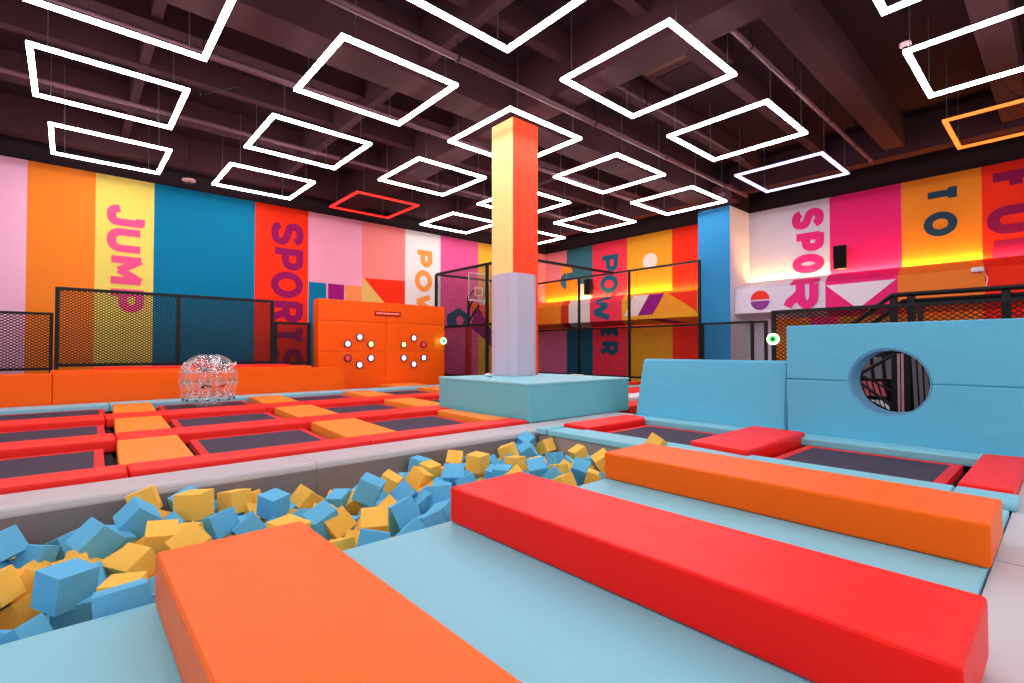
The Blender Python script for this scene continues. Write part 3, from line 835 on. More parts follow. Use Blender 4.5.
extr(bm, [(9.44, .0), (9.60, 1.26), (9.98, 1.26), (10.05, .0)], 1, 3.37, 6.36)
for v in bm.verts:
    if v.co.y > 6 and v.co.z < .5: v.co.y += .12
bmesh.ops.bevel(bm, geom=bm.edges[:], offset=.03, segments=3, affect='EDGES'); obj('body', bm, BLUE2, t)

# wall with the round hole
t = thing('blue_foam_wall', 'tall light blue foam wall with a round crawl hole', 'foam wall', (9.7, 1, 0))
HY, HZC, HR = 1.885, .955, .52
def holed(z0, z1, y0, y1, x0, x1, upper):
    """half of the wall; its edge follows the hole"""
    bm = B(); n = 24
    arc = [(HY + HR * math.cos(PI * k / n), HZC + (HR if upper else -HR) * math.sin(PI * k / n)) for k in range(n + 1)]
    zs = z0 if upper else z1
    A = [(y1, zs)] + arc + [(y0, zs)] + [(y0, z1 if upper else z0), (y1, z1 if upper else z0)]
    # strips between the arc and the far edge keep the faces convex
    zo = z1 if upper else z0
    def ring(x):
        return [bm.verts.new((x, y, z)) for y, z in [(y1, zs)] + arc + [(y0, zs)]], [bm.verts.new((x, y, zo)) for y, z in [(y1, zs)] + arc + [(y0, zs)]]
    fi, fo = ring(x0); bi, bo = ring(x1)
    m = len(fi)
    for i in range(m - 1):
        bm.faces.new((fi[i], fi[i + 1], fo[i + 1], fo[i])); bm.faces.new((bi[i + 1], bi[i], bo[i], bo[i + 1]))
        bm.faces.new((fi[i + 1], fi[i], bi[i], bi[i + 1])); bm.faces.new((fo[i], fo[i + 1], bo[i + 1], bo[i]))
    bm.faces.new((fi[0], fo[0], bo[0], bi[0])); bm.faces.new((fi[-1], bi[-1], bo[-1], fo[-1]))
    bmesh.ops.recalc_face_normals(bm, faces=bm.faces)
    es = [e for e in bm.edges if len(e.link_faces) == 2 and e.calc_face_angle(0) > .8]
    bmesh.ops.bevel(bm, geom=es, offset=.022, segments=2, profile=.6, affect='EDGES')
    return bm
obj('upper_half', holed(.962, 1.88, -1.6, 3.33, 9.42, 10.02, True), BLUE2, t)
obj('lower_half', holed(.0, .948, -1.6, 3.33, 9.42, 10.02, False), BLUE2, t)
bm = B(); n = 40
pts = lambda x, r: [bm.verts.new((x, HY + r * math.cos(2 * PI * k / n), HZC + r * math.sin(2 * PI * k / n))) for k in range(n)]
rings = [pts(9.44, HR - .004), pts(10.0, HR - .004), pts(10.0, HR - .02), pts(9.44, HR - .02)]
for i in range(4):
    q, w = rings[i], rings[(i + 1) % 4]
    for k in range(n): bm.faces.new((q[k], q[(k + 1) % n], w[(k + 1) % n], w[k]))
obj('hole_lining', bm, vinyl('vinyl_lining_blue', '#6fb4d8'), t)

# strips of more trampolines seen in the gap left of the blue wall
for (y0, y1, z1, m, nm, lb) in ((7.45, 8.15, .04, RED_S, 'red_pad', 'red pad in the gap left of the blue wall, nearest'), (8.85, 9.75, .03, WHITE, 'white_pad', 'white pad in the gap left of the blue wall, nearest'),
                          (9.85, 11.2, .05, RED_S, 'red_pad', 'red pad in the gap left of the blue wall, in the middle'), (11.3, 11.95, .03, BLUE, 'blue_pad', 'pale pad in the gap left of the blue wall, far'),
                          (12.75, 13.4, .04, RED_S, 'red_pad', 'red pad in the gap left of the blue wall, farthest')):
    slab(nm, [(10.6, y0), (19.2, y0), (19.2, y1), (10.6, y1)], -.15, z1, m, lb, 'pad', None, .02)
for i, (y0, y1) in enumerate(((8.18, 8.82), (11.98, 12.72))):
    trampoline(10.8, 19.0, y0, y1, ['dark trampoline strip in the gap left of the blue wall, near', 'dark trampoline strip in the gap left of the blue wall, far'][i], 'trampolines seen through the gap')
slab('floor_deck', [(10.6, 13.45), (19.2, 13.45), (19.2, 20.4), (10.6, 20.4)] if False else [(13.6, 13.45), (19.3, 13.45), (19.3, 20.4), (13.6, 20.4)], -.2, -.02, mat('court_floor_dark', '#4a3a40', .7), 'dark floor of the netted basketball court', 'floor', None, .01)

# ================================================================== STAIR and rails behind the blue wall
q = frame_fence('netting_fence', 'black netting fence behind the tall blue foam wall', 'fence', 0, 14.0, [-3.0, -.6, 2.2, 5.26], 2.47, .2, -.2, .14, .1, .02, r=.045)
ring_lamp(13.9, 5.24, 1.75, 0, 'round green glowing lamp on the post left of the tall blue wall')
t = thing('stair_handrail', 'black double handrail climbing to a landing beyond the tall blue wall', 'handrail', (15.5, 1, -.2))
bm = B(); tube(bm, [(15.5, 6.0, .35), (15.5, 3.0, 2.84), (15.5, -3, 2.84)], .06, 8); obj('upper_rail', bm, BLACK, t)
bm = B(); tube(bm, [(15.62, 5.6, .35), (15.62, 2.80, 2.68), (15.62, -3, 2.68)], .055, 8); obj('lower_rail', bm, BLACK, t)
for y in (2.97, 2.62, .95, -1.2):
    bm = B(); tube(bm, [(15.56, y, -.2), (15.56, y, 2.83)], .075, square=True); obj('post', bm, BLACK, t)
bm = B(); extr(bm, [(6.2, -.1), (6.2, .15), (3.05, 1.75), (-3, 1.75), (-3, 1.5), (3.1, 1.5)], 0, 15.42, 15.5); obj('stringer', bm, BLACK, t)
t = thing('steel_truss', 'black steel truss seen through the round hole', 'steel frame', (12.9, 2.6, -.2))
for pts, r in (([(12.9, 3.2, .85), (12.9, 2.5, 1.35)], .035), ([(12.9, 3.2, .85), (12.9, 2.42, .2)], .03), ([(12.9, 3.1, .95), (12.9, 2.45, .55)], .02), ([(12.9, 3.15, .5), (12.9, 2.3, .02)], .03),
               ([(12.9, 2.47, -.2), (12.9, 2.47, 1.9)], .05), ([(12.9, 2.26, -.2), (12.9, 2.26, 1.9)], .055), ([(12.9, 3.25, -.2), (12.9, 3.25, 1.9)], .04), ([(12.9, 3.2, .05), (12.9, 1.6, .05)], .04), ([(12.9, 3.2, 1.4), (12.9, 1.6, 1.45)], .04)):
    bm = B(); tube(bm, pts, r, 8); obj('truss_bar', bm, BLACK, t)
LWH = mat('panel_white', '#f0edf0', .5); LRW = mat('panel_red', '#c8686a', .5); LGR = mat('panel_grey', '#6f6c72', .6)
def slats(name, label, cat, x, y0, y1, z0, z1, m, n, tilt):
    t = thing(name, label, cat, (x, (y0 + y1) / 2, z0))
    bm = B(); box(bm, x + .03, x + .06, y0, y1, z0 - .02, z1 + .02); box(bm, x + .035, x + .055, y0 + .02, y0 + .05, -.23, z0 - .02); box(bm, x + .035, x + .055, y1 - .05, y1 - .02, -.23, z0 - .02); obj('backing', bm, DARK, t)
    for k in range(n):
        a = y0 + (y1 - y0) * (k + .15) / n; b = y0 + (y1 - y0) * (k + .8) / n
        bm = B(); extr(bm, [(a, z0), (b, z0), (b + tilt, z1), (a + tilt, z1)], 0, x, x + .028); obj('slat', bm, m, t)
slats('slatted_panel', 'white slatted panel at the bottom of the view through the hole', 'panel', 13.3, 2.62, 3.25, .13, .36, LWH, 8, .05)
slats('slatted_panel', 'red and white slatted panel in the middle of the view through the hole', 'panel', 13.4, 2.7, 3.4, .44, .76, LRW, 7, .08)
slats('slatted_panel', 'grey panel at the top of the view through the hole', 'panel', 13.5, 2.55, 3.4, .82, 1.3, LGR, 4, .03)
slats('slatted_panel', 'narrow light panel between the two posts behind the hole', 'panel', 13.35, 2.38, 2.52, .05, 1.4, mat('panel_pink', '#c79aa0', .5), 2, 0)
slats('slatted_panel', 'pale patterned panel right of the posts behind the hole', 'panel', 13.35, 1.95, 2.24, .2, 1.35, LGR, 3, .04)
slats('slatted_panel', 'small red panel at the right of the view through the hole', 'panel', 13.3, 1.75, 1.95, .75, 1.2, LRW, 2, .04)
bm = B(); box(bm, 13.6, 14.0 - .1, 1.2, 4.0, -.12, 1.85, .02); tag(obj('dark_cabinet', bm, DARK), 'dark cabinet filling the background behind the round hole', 'cabinet')

# ================================================================== ZORB BALL on the back row
t = thing('bumper_ball', 'clear inflatable bumper ball standing on the back row trampolines', 'bumper ball', (2.86, 15.5, -.05))
CB = Vector((2.86, 15.5, -.045))
prof_b = []
for k in range(21):
    a = -PI / 2 + PI * k / 20
    c, s = math.cos(a), math.sin(a)
    rr_ = .69 * abs(c) ** .62; z = .69 + .69 * (abs(s) ** 1.15) * (1 if s > 0 else -1)
    rib = 1 + .012 * math.cos(6 * a)
    prof_b.append((max(rr_ * rib, .26), z))
prof_b = prof_b + [(.25, 1.33), (.25, .05), (.26, 0.0)]
bm = B(); lathe(bm, prof_b, CB, 2, 40); obj('outer_skin', bm, clear('pvc_clear', '#f4eef4', .06, .07), t, True)
for z, r in ((.62, .655), (.92, .64), (.30, .63)):
    bm = B(); tube(bm, [(CB.x + r * math.cos(a * PI / 24), CB.y + r * math.sin(a * PI / 24), CB.z + z) for a in range(49)], .035, 8); obj('air_chamber_weld', bm, clear('pvc_weld', '#efe2ea', .2, .14), t, True)
STR = mat('cord_white', '#efe8ea', .6); GRN = mat('tab_green', '#1f8f5a', .5); RDT = mat('tab_red', '#d8443c', .5); DGR = mat('tab_dark_green', '#0e4a3a', .5)
rr = random.Random(5)
n = 14
for k in range(n):
    a = 2 * PI * k / n
    def Q(r, z, da=0): return (CB.x + r * math.cos(a + da), CB.y + r * math.sin(a + da), CB.z + z)
    bm = B(); tube(bm, [Q(.58, .20), Q(.45, .42), Q(.60, .70)], .012, 5); obj('tie_cord', bm, STR, t)
    for z, m, r in ((.20, DGR, .6), (.70, GRN, .62)):
        bm = B(); bmesh.ops.create_icosphere(bm, subdivisions=1, radius=.034, matrix=Matrix.Translation(Q(r, z)) @ Matrix.Diagonal((1.2, 1.2, .7, 1))); obj('anchor_tab', bm, m, t)
for k in range(44):
    a = rr.uniform(0, 2 * PI); r = rr.uniform(.12, .56); z = rr.uniform(.98, 1.22)
    p = Vector((CB.x + r * math.cos(a), CB.y + r * math.sin(a), CB.z + z))
    pts = [p + Vector((.09 * math.cos(b * PI / 4), .09 * math.sin(b * PI / 4) * rr.uniform(.6, 1), .05 * math.sin(b * PI / 2 + k))) for b in range(9)]
    bm = B(); tube(bm, pts, .016, 5); obj('inner_cord', bm, [STR, RDT, STR, mat('cord_grey', '#5d6b66', .6), STR][k % 5], t)
for k in range(2):
    a = -1.2 - k * 1.0
    bm = B(); tube(bm, [(CB.x + .35 * math.cos(a), CB.y + .35 * math.sin(a), CB.z + .52), (CB.x + .5 * math.cos(a + .25), CB.y + .5 * math.sin(a + .25), CB.z + .60), (CB.x + .35 * math.cos(a + .5), CB.y + .35 * math.sin(a + .5), CB.z + .54)], .04, 8); obj('shoulder_strap', bm, [RDT, mat('strap_dark', '#3a2a30', .6)][k], t)

# ================================================================== CEILING FITTINGS
PIPE = mat('pipe_maroon', '#62404a', .5)
def pipe(pts, r, label, hang=()):
    t = thing('sprinkler_pipe', label, 'pipe', pts[0])
    bm = B(); tube(bm, pts, r, 10); obj('pipe_run', bm, PIPE, t)
    for (x, y) in hang:
        z = pts[0][2]
        bm = B(); tube(bm, [(x, y, z + r * .8), (x, y, ZC - .01)], .012, 6); obj('hanger_rod', bm, BLACK, t)
        bm = B(); lathe(bm, [(r + .002, -.02), (r + .02, -.02), (r + .02, .02), (r + .002, .02), (r + .002, -.02)], (x, y, z), 0 if abs(pts[0][1] - pts[1][1]) < .1 else 1, 14); obj('clamp', bm, BLACK, t)
pipe([(X0 + .1, 8.45, 7.55), (19.9, 8.45, 7.55)], .07, 'long pipe under the ceiling just before the column', [(x, 8.45) for x in (-2, 2, 6, 10.5, 14, 18)])
pipe([(X0 + .1, 11.75, 7.52), (19.9, 11.75, 7.52)], .07, 'long pipe under the ceiling just behind the column', [(x, 11.75) for x in (-2, 2, 6.6, 10.5, 14, 18)])
pipe([(X0 + .1, 15.9, 7.75), (19.9, 15.9, 7.75)], .06, 'long pipe under the ceiling near the jump wall', [(x, 15.9) for x in (-2, 2, 6.6, 10.5, 14, 18)])
pipe([(9.6, 4.35, 7.75), (19.9, 4.35, 7.75)], .05, 'pipe under the ceiling towards the blue pilaster', [(x, 4.35) for x in (10.5, 13, 15.5, 18)])
pipe([(9.6, 7.5, 8.1), (17.5, 7.5, 8.1)], .035, 'thin pipe beside the ceiling air unit', [(x, 7.5) for x in (11.5, 14)])
def detector(x, y, z, label, r=.14):
    t = thing('smoke_detector', label, 'smoke detector', (x, y, z), 'round detectors')
    bm = B(); lathe(bm, [(0, -.05), (r * .6, -.05), (r, -.02), (r, .03), (0, .03)], (x, y, z), 2, 20); obj('body', bm, mat('detector_pink_white', '#e7b9bb', .5), t)
    bm = B(); tube(bm, [(x, y, z + .03), (x, y, ZC - .01 if z > 8 else ZC - .01)], .012, 6); obj('stem', bm, BLACK, t)
    bm = B(); lathe(bm, [(0, -.075), (.03, -.07), (.04, -.051), (0, -.051)], (x, y, z), 2, 10); obj('sensor', bm, DARK, t)
q = at(188, 182, 2, 7.3); detector(3.05, 20.15, 7.30, 'round pinkish detector hanging near the top of the jump wall', .2)
detector(12.55, 2.15, 7.62, 'small round detector hanging near the right wall rows', .1)
t = thing('air_unit', 'ceiling air unit above the white frame right of the column', 'air conditioner', (11.0, 6.3, 8.1))
bm = B(); box(bm, 10.5, 12.0, 5.35, 7.2, 8.45, ZC - .01, .02); obj('casing', bm, CEILB, t)
bm = B(); box(bm, 10.55, 10.9, 5.5, 7.1, 8.42, 8.455, .01); obj('outlet_grille', bm, mat('grille_copper', '#a8623c', .5), t)
for k in range(6):
    bm = B(); box(bm, 10.57 + k * .055, 10.59 + k * .055, 5.52, 7.08, 8.41, 8.42); obj('grille_slat', bm, DARK, t)
bm = B(); box(bm, 11.2, 12.1, 5.6, 7.0, 8.43, 8.455, .01); obj('access_panel', bm, CEIL, t)
def cable(pts, label):
    bm = B(); tube(bm, pts, .014, 6)
    return tag(obj('loose_cable', bm, BLACK), label, 'cable', 'loose cables under the ceiling')
cable([(10.46, 7.35, 8.8), (10.7, 7.4, 8.2), (11.3, 7.4, 7.9), (11.6, 7.4, 7.6), (11.5, 7.35, 7.35)], 'black loose cable hanging from the ceiling air unit')
cable([(2.2, 13.2, 7.32), (3.0, 13.5, 7.9), (3.6, 13.6, 7.75), (3.9, 13.7, 8.3), (4.0, 13.9, 8.85)], 'black loose cable between two white frames on the left')
cable([(16.8, .6, 7.32), (16.9, .9, 7.7), (16.4, 1.3, 8.3), (16.4, 1.4, 8.85)], 'black loose cable looping above the orange frame')
t = thing('junction_box', 'dark junction box at the top of the blue pilaster', 'box', (20.0, 9.3, 7.4))
bm = B(); box(bm, 19.3, 19.998, 8.75, 9.55, 7.38, 8.0, .02); obj('casing', bm, CEILB, t)
bm = B(); box(bm, 19.285, 19.3, 9.0, 9.3, 7.55, 7.7); obj('name_plate', bm, PIPE, t)
# small white camera-like fitting on the bulkhead
t = thing('cord_outlet', 'small white fitting with a dangling cord on the right bulkhead', 'fitting', (20.3, 1.85, 3.9))
bm = B(); box(bm, 20.2, 20.36, 1.70, 1.98, 3.80, 3.94, .02); obj('body', bm, WHITE, t)
bm = B(); tube(bm, [(20.3, 1.72, 3.8), (20.25, 1.62, 3.6), (20.25, 1.66, 3.35), (20.3, 1.74, 3.2)], .014, 6); obj('cord', bm, WHITE, t)

# ================================================================== FOAM CUBES in the pit
CUBES = [
('b',0.011,4.482,-0.122,0.054,-0.5,-0.864,-0.0077,0.242,'third blue foam cube from left by blue mats, left of near orange beam'),
('b',-0.42,6.077,-0.23,0.24,-0.807,0.304,0.445,0.237,'first blue foam cube from left by grey ledge, left of near orange beam'),
('b',0.199,5.553,-0.17,0.553,-0.163,-0.342,0.742,0.245,'second blue foam cube from left mid pit, left of near orange beam'),
('b',0.02,6.343,-0.394,0.94,-0.158,-0.14,0.267,0.206,'fourth blue foam cube from left by grey ledge, left of near orange beam'),
('b',-0.185,6.07,-0.365,0.0979,-0.289,-0.939,0.16,0.198,'third blue foam cube from left by grey ledge, left of near orange beam'),
('y',-0.381,5.02,-0.233,0.146,-0.81,0.2,0.532,0.224,'first yellow foam cube from left mid pit, left of near orange beam'),
('y',-0.254,5.068,-0.451,0.693,-0.508,0.482,0.172,0.17,'second yellow foam cube from left mid pit, left of near orange beam'),
('b',-0.185,4.188,-0.299,0.386,-0.236,0.437,-0.777,0.199,'second blue foam cube from left by blue mats, left of near orange beam'),
('b',0.061,4.521,-0.302,0.0463,0.0492,0.604,0.794,0.231,'fourth blue foam cube from left by blue mats, left of near orange beam'),
('b',0.253,3.698,-0.06,0.0372,0.027,0.992,-0.12,0.251,'fifth blue foam cube from left by blue mats, left of near orange beam'),
('y',0.289,4.195,-0.166,0.0081,-0.977,0.215,0.0089,0.208,'only yellow foam cube by blue mats, left of near orange beam'),
('y',0.397,4.866,-0.221,0.852,0.252,-0.0741,-0.454,0.222,'sixth yellow foam cube from left mid pit, left of near orange beam'),
('y',0.625,5.32,-0.2,0.982,0.169,0.044,-0.073,0.232,'seventh yellow foam cube from left mid pit, left of near orange beam'),
('y',0.79,4.872,-0.174,0.149,0.233,0.285,-0.918,0.239,'second yellow foam cube from left mid pit, behind near orange beam'),
('y',0.612,6.422,-0.117,0.152,0.0821,0.981,-0.0914,0.243,'third yellow foam cube from left by grey ledge, left of near orange beam'),
('b',0.515,5.94,-0.143,0.53,0.745,-0.296,0.276,0.243,'sixth blue foam cube from left by grey ledge, left of near orange beam'),
('y',0.984,5.994,-0.128,0.0168,0.367,0.93,-0.0267,0.26,'first yellow foam cube from left by grey ledge, behind near orange beam'),
('b',0.984,6.31,-0.197,0.173,0.16,0.161,-0.958,0.246,'second blue foam cube from left by grey ledge, behind near orange beam'),
('y',1.396,6.176,-0.22,0.0439,0.549,0.832,-0.0667,0.239,'second yellow foam cube from left by grey ledge, behind near orange beam'),
('b',1.683,5.77,-0.216,0.0554,-0.538,-0.837,-0.0881,0.231,'sixth blue foam cube from left by grey ledge, behind near orange beam'),
('b',1.13,5.484,-0.227,0.976,-0.159,-0.128,0.0774,0.227,'first blue foam cube from left mid pit, behind near orange beam'),
('b',1.321,5.229,-0.254,0.178,0.26,0.56,-0.767,0.219,'second blue foam cube from left mid pit, behind near orange beam'),
('y',1.403,4.42,-0.115,0.237,-0.0246,0.0743,-0.968,0.248,'only yellow foam cube by blue mats, behind near orange beam'),
('y',2.042,5.838,-0.242,0.584,-0.147,-0.433,0.671,0.21,'sixth yellow foam cube from left by grey ledge, behind near orange beam'),
('b',1.828,4.741,-0.17,0.034,0.215,0.106,-0.97,0.238,'first blue foam cube from left by blue mats, between orange and red beams'),
('b',2.336,5.571,-0.275,0.0976,0.438,0.885,0.12,0.214,'first blue foam cube from left mid pit, between orange and red beams'),
('y',1.935,4.686,-0.214,0.457,-0.73,0.442,0.252,0.226,'first yellow foam cube from left by blue mats, between orange and red beams'),
('y',2.477,5.446,-0.275,0.0105,-0.319,-0.31,-0.895,0.191,'second yellow foam cube from left mid pit, between orange and red beams'),
('b',2.539,5.252,-0.108,0.185,-0.332,-0.92,-0.098,0.251,'third blue foam cube from left mid pit, between orange and red beams'),
('y',3.058,5.768,-0.234,0.209,-0.382,-0.891,-0.126,0.226,'first yellow foam cube from left by grey ledge, between orange and red beams'),
('y',2.605,4.873,-0.276,0.11,-0.359,-0.07,0.924,0.212,'fourth yellow foam cube from left mid pit, between orange and red beams'),
('b',2.94,5.149,-0.233,0.0074,-0.367,-0.28,0.887,0.227,'seventh blue foam cube from left mid pit, between orange and red beams'),
('y',3.457,5.702,-0.227,0.571,-0.195,-0.563,0.565,0.228,'fifth yellow foam cube from left mid pit, between orange and red beams'),
('y',2.083,4.19,-0.129,0.084,0.244,0.938,0.231,0.235,'fourth yellow foam cube from left by blue mats, between orange and red beams'),
('b',2.399,4.273,-0.118,0.551,-0.821,-0.0883,-0.12,0.242,'third blue foam cube from left by blue mats, between orange and red beams'),
('b',1.863,3.799,-0.136,0.959,-0.118,0.142,-0.217,0.234,'second blue foam cube from left by blue mats, between orange and red beams'),
('y',1.685,4.059,-0.228,0.0261,0.118,-0.982,0.144,0.213,'second yellow foam cube from left by blue mats, between orange and red beams'),
('b',2.154,3.652,-0.101,0.147,0.232,0.477,-0.835,0.213,'fourth blue foam cube from left by blue mats, between orange and red beams'),
('b',3.084,4.912,-0.266,0.783,-0.488,0.346,0.172,0.212,'eighth blue foam cube from left mid pit, between orange and red beams'),
('b',2.5,3.947,-0.171,0.068,-0.0286,0.984,-0.164,0.227,'fifth blue foam cube from left by blue mats, between orange and red beams'),
('b',2.932,4.379,-0.261,0.279,-0.106,0.565,-0.769,0.21,'sixth blue foam cube from left by blue mats, between orange and red beams'),
('b',3.885,6.421,-0.245,0.0759,-0.516,-0.852,-0.0328,0.223,'fourth blue foam cube from left by grey ledge, between orange and red beams'),
('y',3.843,6.064,-0.257,0.0537,-0.641,-0.76,-0.0908,0.224,'second yellow foam cube from left by grey ledge, between orange and red beams'),
('y',4.437,6.302,-0.242,0.352,-0.0874,-0.343,0.866,0.235,'first yellow foam cube from left by grey ledge, behind red beam'),
('y',4.415,5.695,-0.159,0.0079,-0.604,-0.797,-0.0317,0.247,'second yellow foam cube from left mid pit, behind red beam'),
('b',3.649,5.201,-0.151,0.829,-0.465,0.159,-0.269,0.249,'first blue foam cube from left mid pit, behind red beam'),
('b',3.685,4.958,-0.204,0.155,0.302,0.927,-0.159,0.228,'third blue foam cube from left mid pit, behind red beam'),
('b',3.165,4.834,-0.212,0.0535,-0.0023,-0.604,0.795,0.225,'tenth blue foam cube from left mid pit, between orange and red beams'),
('b',3.344,5.057,-0.254,0.17,-0.927,0.318,0.105,0.22,'eleventh blue foam cube from left mid pit, between orange and red beams'),
('y',5.353,6.096,-0.201,0.165,0.462,0.869,-0.0682,0.243,'second yellow foam cube from left by grey ledge, behind red beam'),
('b',6.056,6.422,-0.155,0.0023,-0.654,-0.692,-0.304,0.232,'eighth blue foam cube from left by grey ledge, behind red beam'),
('b',5.784,6.107,-0.241,0.82,-0.412,0.372,0.139,0.23,'ninth blue foam cube from left by grey ledge, behind red beam'),
('y',6.335,6.198,-0.249,0.664,-0.2,-0.708,0.137,0.223,'fourth yellow foam cube from left by grey ledge, behind red beam'),
('b',4.72,4.782,-0.157,0.304,-0.166,-0.19,0.918,0.241,'seventh blue foam cube from left mid pit, behind red beam'),
('b',5.865,5.549,-0.296,0.417,-0.467,-0.483,0.613,0.213,'eighth blue foam cube from left mid pit, behind red beam'),
('y',4.958,5.498,-0.233,0.0179,-0.0547,0.676,-0.735,0.227,'fifth yellow foam cube from left mid pit, behind red beam'),
('y',4.441,4.875,-0.239,0.235,-0.353,-0.029,0.905,0.222,'sixth yellow foam cube from left mid pit, behind red beam'),
('b',4.421,5.153,-0.236,0.468,-0.0272,-0.0615,0.881,0.223,'sixth blue foam cube from left mid pit, behind red beam'),
('b',4.954,6.074,-0.346,0.258,-0.037,0.464,-0.847,0.224,'third blue foam cube from left by grey ledge, behind red beam'),
('b',4.379,5.283,-0.273,0.271,0.0714,0.139,-0.95,0.217,'fifth blue foam cube from left mid pit, behind red beam'),
('y',6.203,5.334,-0.231,0.19,0.794,0.56,0.139,0.223,'third yellow foam cube from left mid pit, beside far orange beam'),
('y',5.903,4.607,-0.178,0.29,-0.296,-0.0046,0.91,0.235,'third yellow foam cube from left by blue mats, beside far orange beam'),
('b',5.286,4.528,-0.199,0.0017,-0.487,-0.817,-0.309,0.221,'third blue foam cube from left by blue mats, beside far orange beam'),
('b',5.98,4.858,-0.278,0.988,-0.0821,-0.0015,-0.133,0.208,'second blue foam cube from left mid pit, beside far orange beam'),
('y',5.076,4.724,-0.216,0.994,-0.104,0.0334,0.0194,0.193,'second yellow foam cube from left by blue mats, behind red beam'),
('y',4.662,4.254,-0.228,0.0701,-0.0436,0.976,-0.202,0.216,'first yellow foam cube from left by blue mats, beside far orange beam'),
('y',5.268,4.28,-0.275,0.879,0.086,0.143,-0.446,0.205,'second yellow foam cube from left by blue mats, beside far orange beam'),
('b',4.752,4.513,-0.211,0.0698,-0.427,-0.479,0.764,0.222,'third blue foam cube from left by blue mats, behind red beam'),
('y',6.721,4.242,0.038,0.297,-0.627,-0.719,-0.0306,0.211,'fifth yellow foam cube from left by blue mats, beside far orange beam'),
('y',6.203,4.693,-0.261,0.214,-0.0849,-0.0286,-0.973,0.228,'fourth yellow foam cube from left by blue mats, beside far orange beam'),
('b',4.37,5.923,-0.336,0.271,-0.0301,-0.0207,0.962,0.225,'second blue foam cube from left by grey ledge, behind red beam'),
('b',6.206,4.448,-0.24,0.0038,-0.233,0.0389,-0.972,0.224,'sixth blue foam cube from left by blue mats, beside far orange beam'),
('b',5.943,4.381,-0.302,0.237,-0.0391,-0.623,-0.745,0.229,'fifth blue foam cube from left by blue mats, beside far orange beam'),
('b',5.815,4.099,-0.189,0.0106,-0.697,0.467,-0.545,0.238,'seventh blue foam cube from left by blue mats, beside far orange beam'),
('y',0.826,5.44,-0.294,0.444,-0.0982,-0.073,0.888,0.232,'first yellow foam cube from left mid pit, behind near orange beam'),
('b',5.14,5.827,-0.317,0.144,-0.422,-0.384,0.808,0.219,'fourth blue foam cube from left by grey ledge, behind red beam'),
('b',0.123,4.791,-0.261,0.117,-0.21,0.082,0.967,0.216,'first blue foam cube from left mid pit, left of near orange beam'),
('b',2.916,3.922,-0.289,0.253,0.001,-0.407,-0.878,0.23,'second blue foam cube from left by blue mats, behind red beam'),
('b',3.395,5.927,-0.326,0.0855,-0.63,-0.128,0.761,0.218,'third blue foam cube from left by grey ledge, between orange and red beams'),
('b',5.576,6.226,-0.323,0.203,-0.318,0.608,-0.699,0.229,'fifth blue foam cube from left by grey ledge, behind red beam'),
('y',4.149,6.032,-0.316,0.376,0.0887,-0.225,-0.895,0.216,'third yellow foam cube from left by grey ledge, between orange and red beams'),
('b',2.734,5.819,-0.305,0.207,0.124,0.558,-0.794,0.23,'second blue foam cube from left by grey ledge, between orange and red beams'),
('y',1.598,6.361,-0.321,0.237,-0.58,-0.467,-0.624,0.228,'third yellow foam cube from left by grey ledge, behind near orange beam'),
('y',0.641,6.167,-0.304,0.0915,0.204,-0.345,0.911,0.229,'fourth yellow foam cube from left by grey ledge, left of near orange beam'),
('b',0.31,5.81,-0.293,0.329,-0.416,0.371,0.762,0.231,'fifth blue foam cube from left by grey ledge, left of near orange beam'),
('y',5.525,4.761,-0.314,0.103,-0.289,0.0988,-0.947,0.216,'second yellow foam cube from left mid pit, beside far orange beam'),
('b',3.857,5.263,-0.28,0.517,0.0409,0.585,-0.624,0.232,'second blue foam cube from left mid pit, behind red beam'),
('b',0.789,5.883,-0.319,0.469,0.382,0.315,0.731,0.224,'first blue foam cube from left by grey ledge, behind near orange beam'),
('b',1.216,6.37,-0.33,0.42,-0.151,-0.502,0.741,0.233,'third blue foam cube from left by grey ledge, behind near orange beam'),
('y',5.339,5.416,-0.303,0.0669,0.668,-0.144,0.727,0.219,'eighth yellow foam cube from left mid pit, behind red beam'),
('y',0.29,5.15,-0.333,0.379,0.213,-0.198,-0.879,0.229,'fifth yellow foam cube from left mid pit, left of near orange beam'),
('b',0.46,4.374,-0.3,0.238,-0.623,-0.475,0.574,0.223,'sixth blue foam cube from left by blue mats, left of near orange beam'),
('y',-0.232,5.246,-0.338,0.11,-0.354,-0.163,-0.914,0.218,'third yellow foam cube from left mid pit, left of near orange beam'),
('b',5.835,6.347,-0.305,0.565,-0.276,-0.437,0.643,0.229,'sixth blue foam cube from left by grey ledge, behind red beam'),
('b',5.356,4.043,-0.258,0.006,-0.0593,-0.166,-0.984,0.227,'fourth blue foam cube from left by blue mats, beside far orange beam'),
('b',3.173,4.527,-0.31,0.134,0.686,0.184,0.691,0.229,'first blue foam cube from left by blue mats, behind red beam'),
('b',5.766,5.186,-0.321,0.427,0.29,-0.104,0.85,0.218,'first blue foam cube from left mid pit, beside far orange beam'),
('y',3.086,4.089,-0.215,0.39,0.252,-0.033,-0.885,0.216,'first yellow foam cube from left by blue mats, behind red beam'),
('b',0.518,3.942,-0.263,0.213,0.141,0.128,0.958,0.227,'only blue foam cube by blue mats, behind near orange beam'),
('b',1.813,5.326,-0.336,0.32,-0.172,0.237,0.901,0.219,'fourth blue foam cube from left mid pit, behind near orange beam'),
('y',1.837,5.774,-0.442,0.0233,-0.535,0.415,0.735,0.226,'fifth yellow foam cube from left by grey ledge, behind near orange beam'),
('b',1.336,6.153,-0.434,0.236,-0.0444,0.637,-0.733,0.231,'fourth blue foam cube from left by grey ledge, behind near orange beam'),
('y',2.011,4.449,-0.379,0.0959,0.699,-0.304,0.64,0.216,'third yellow foam cube from left by blue mats, between orange and red beams'),
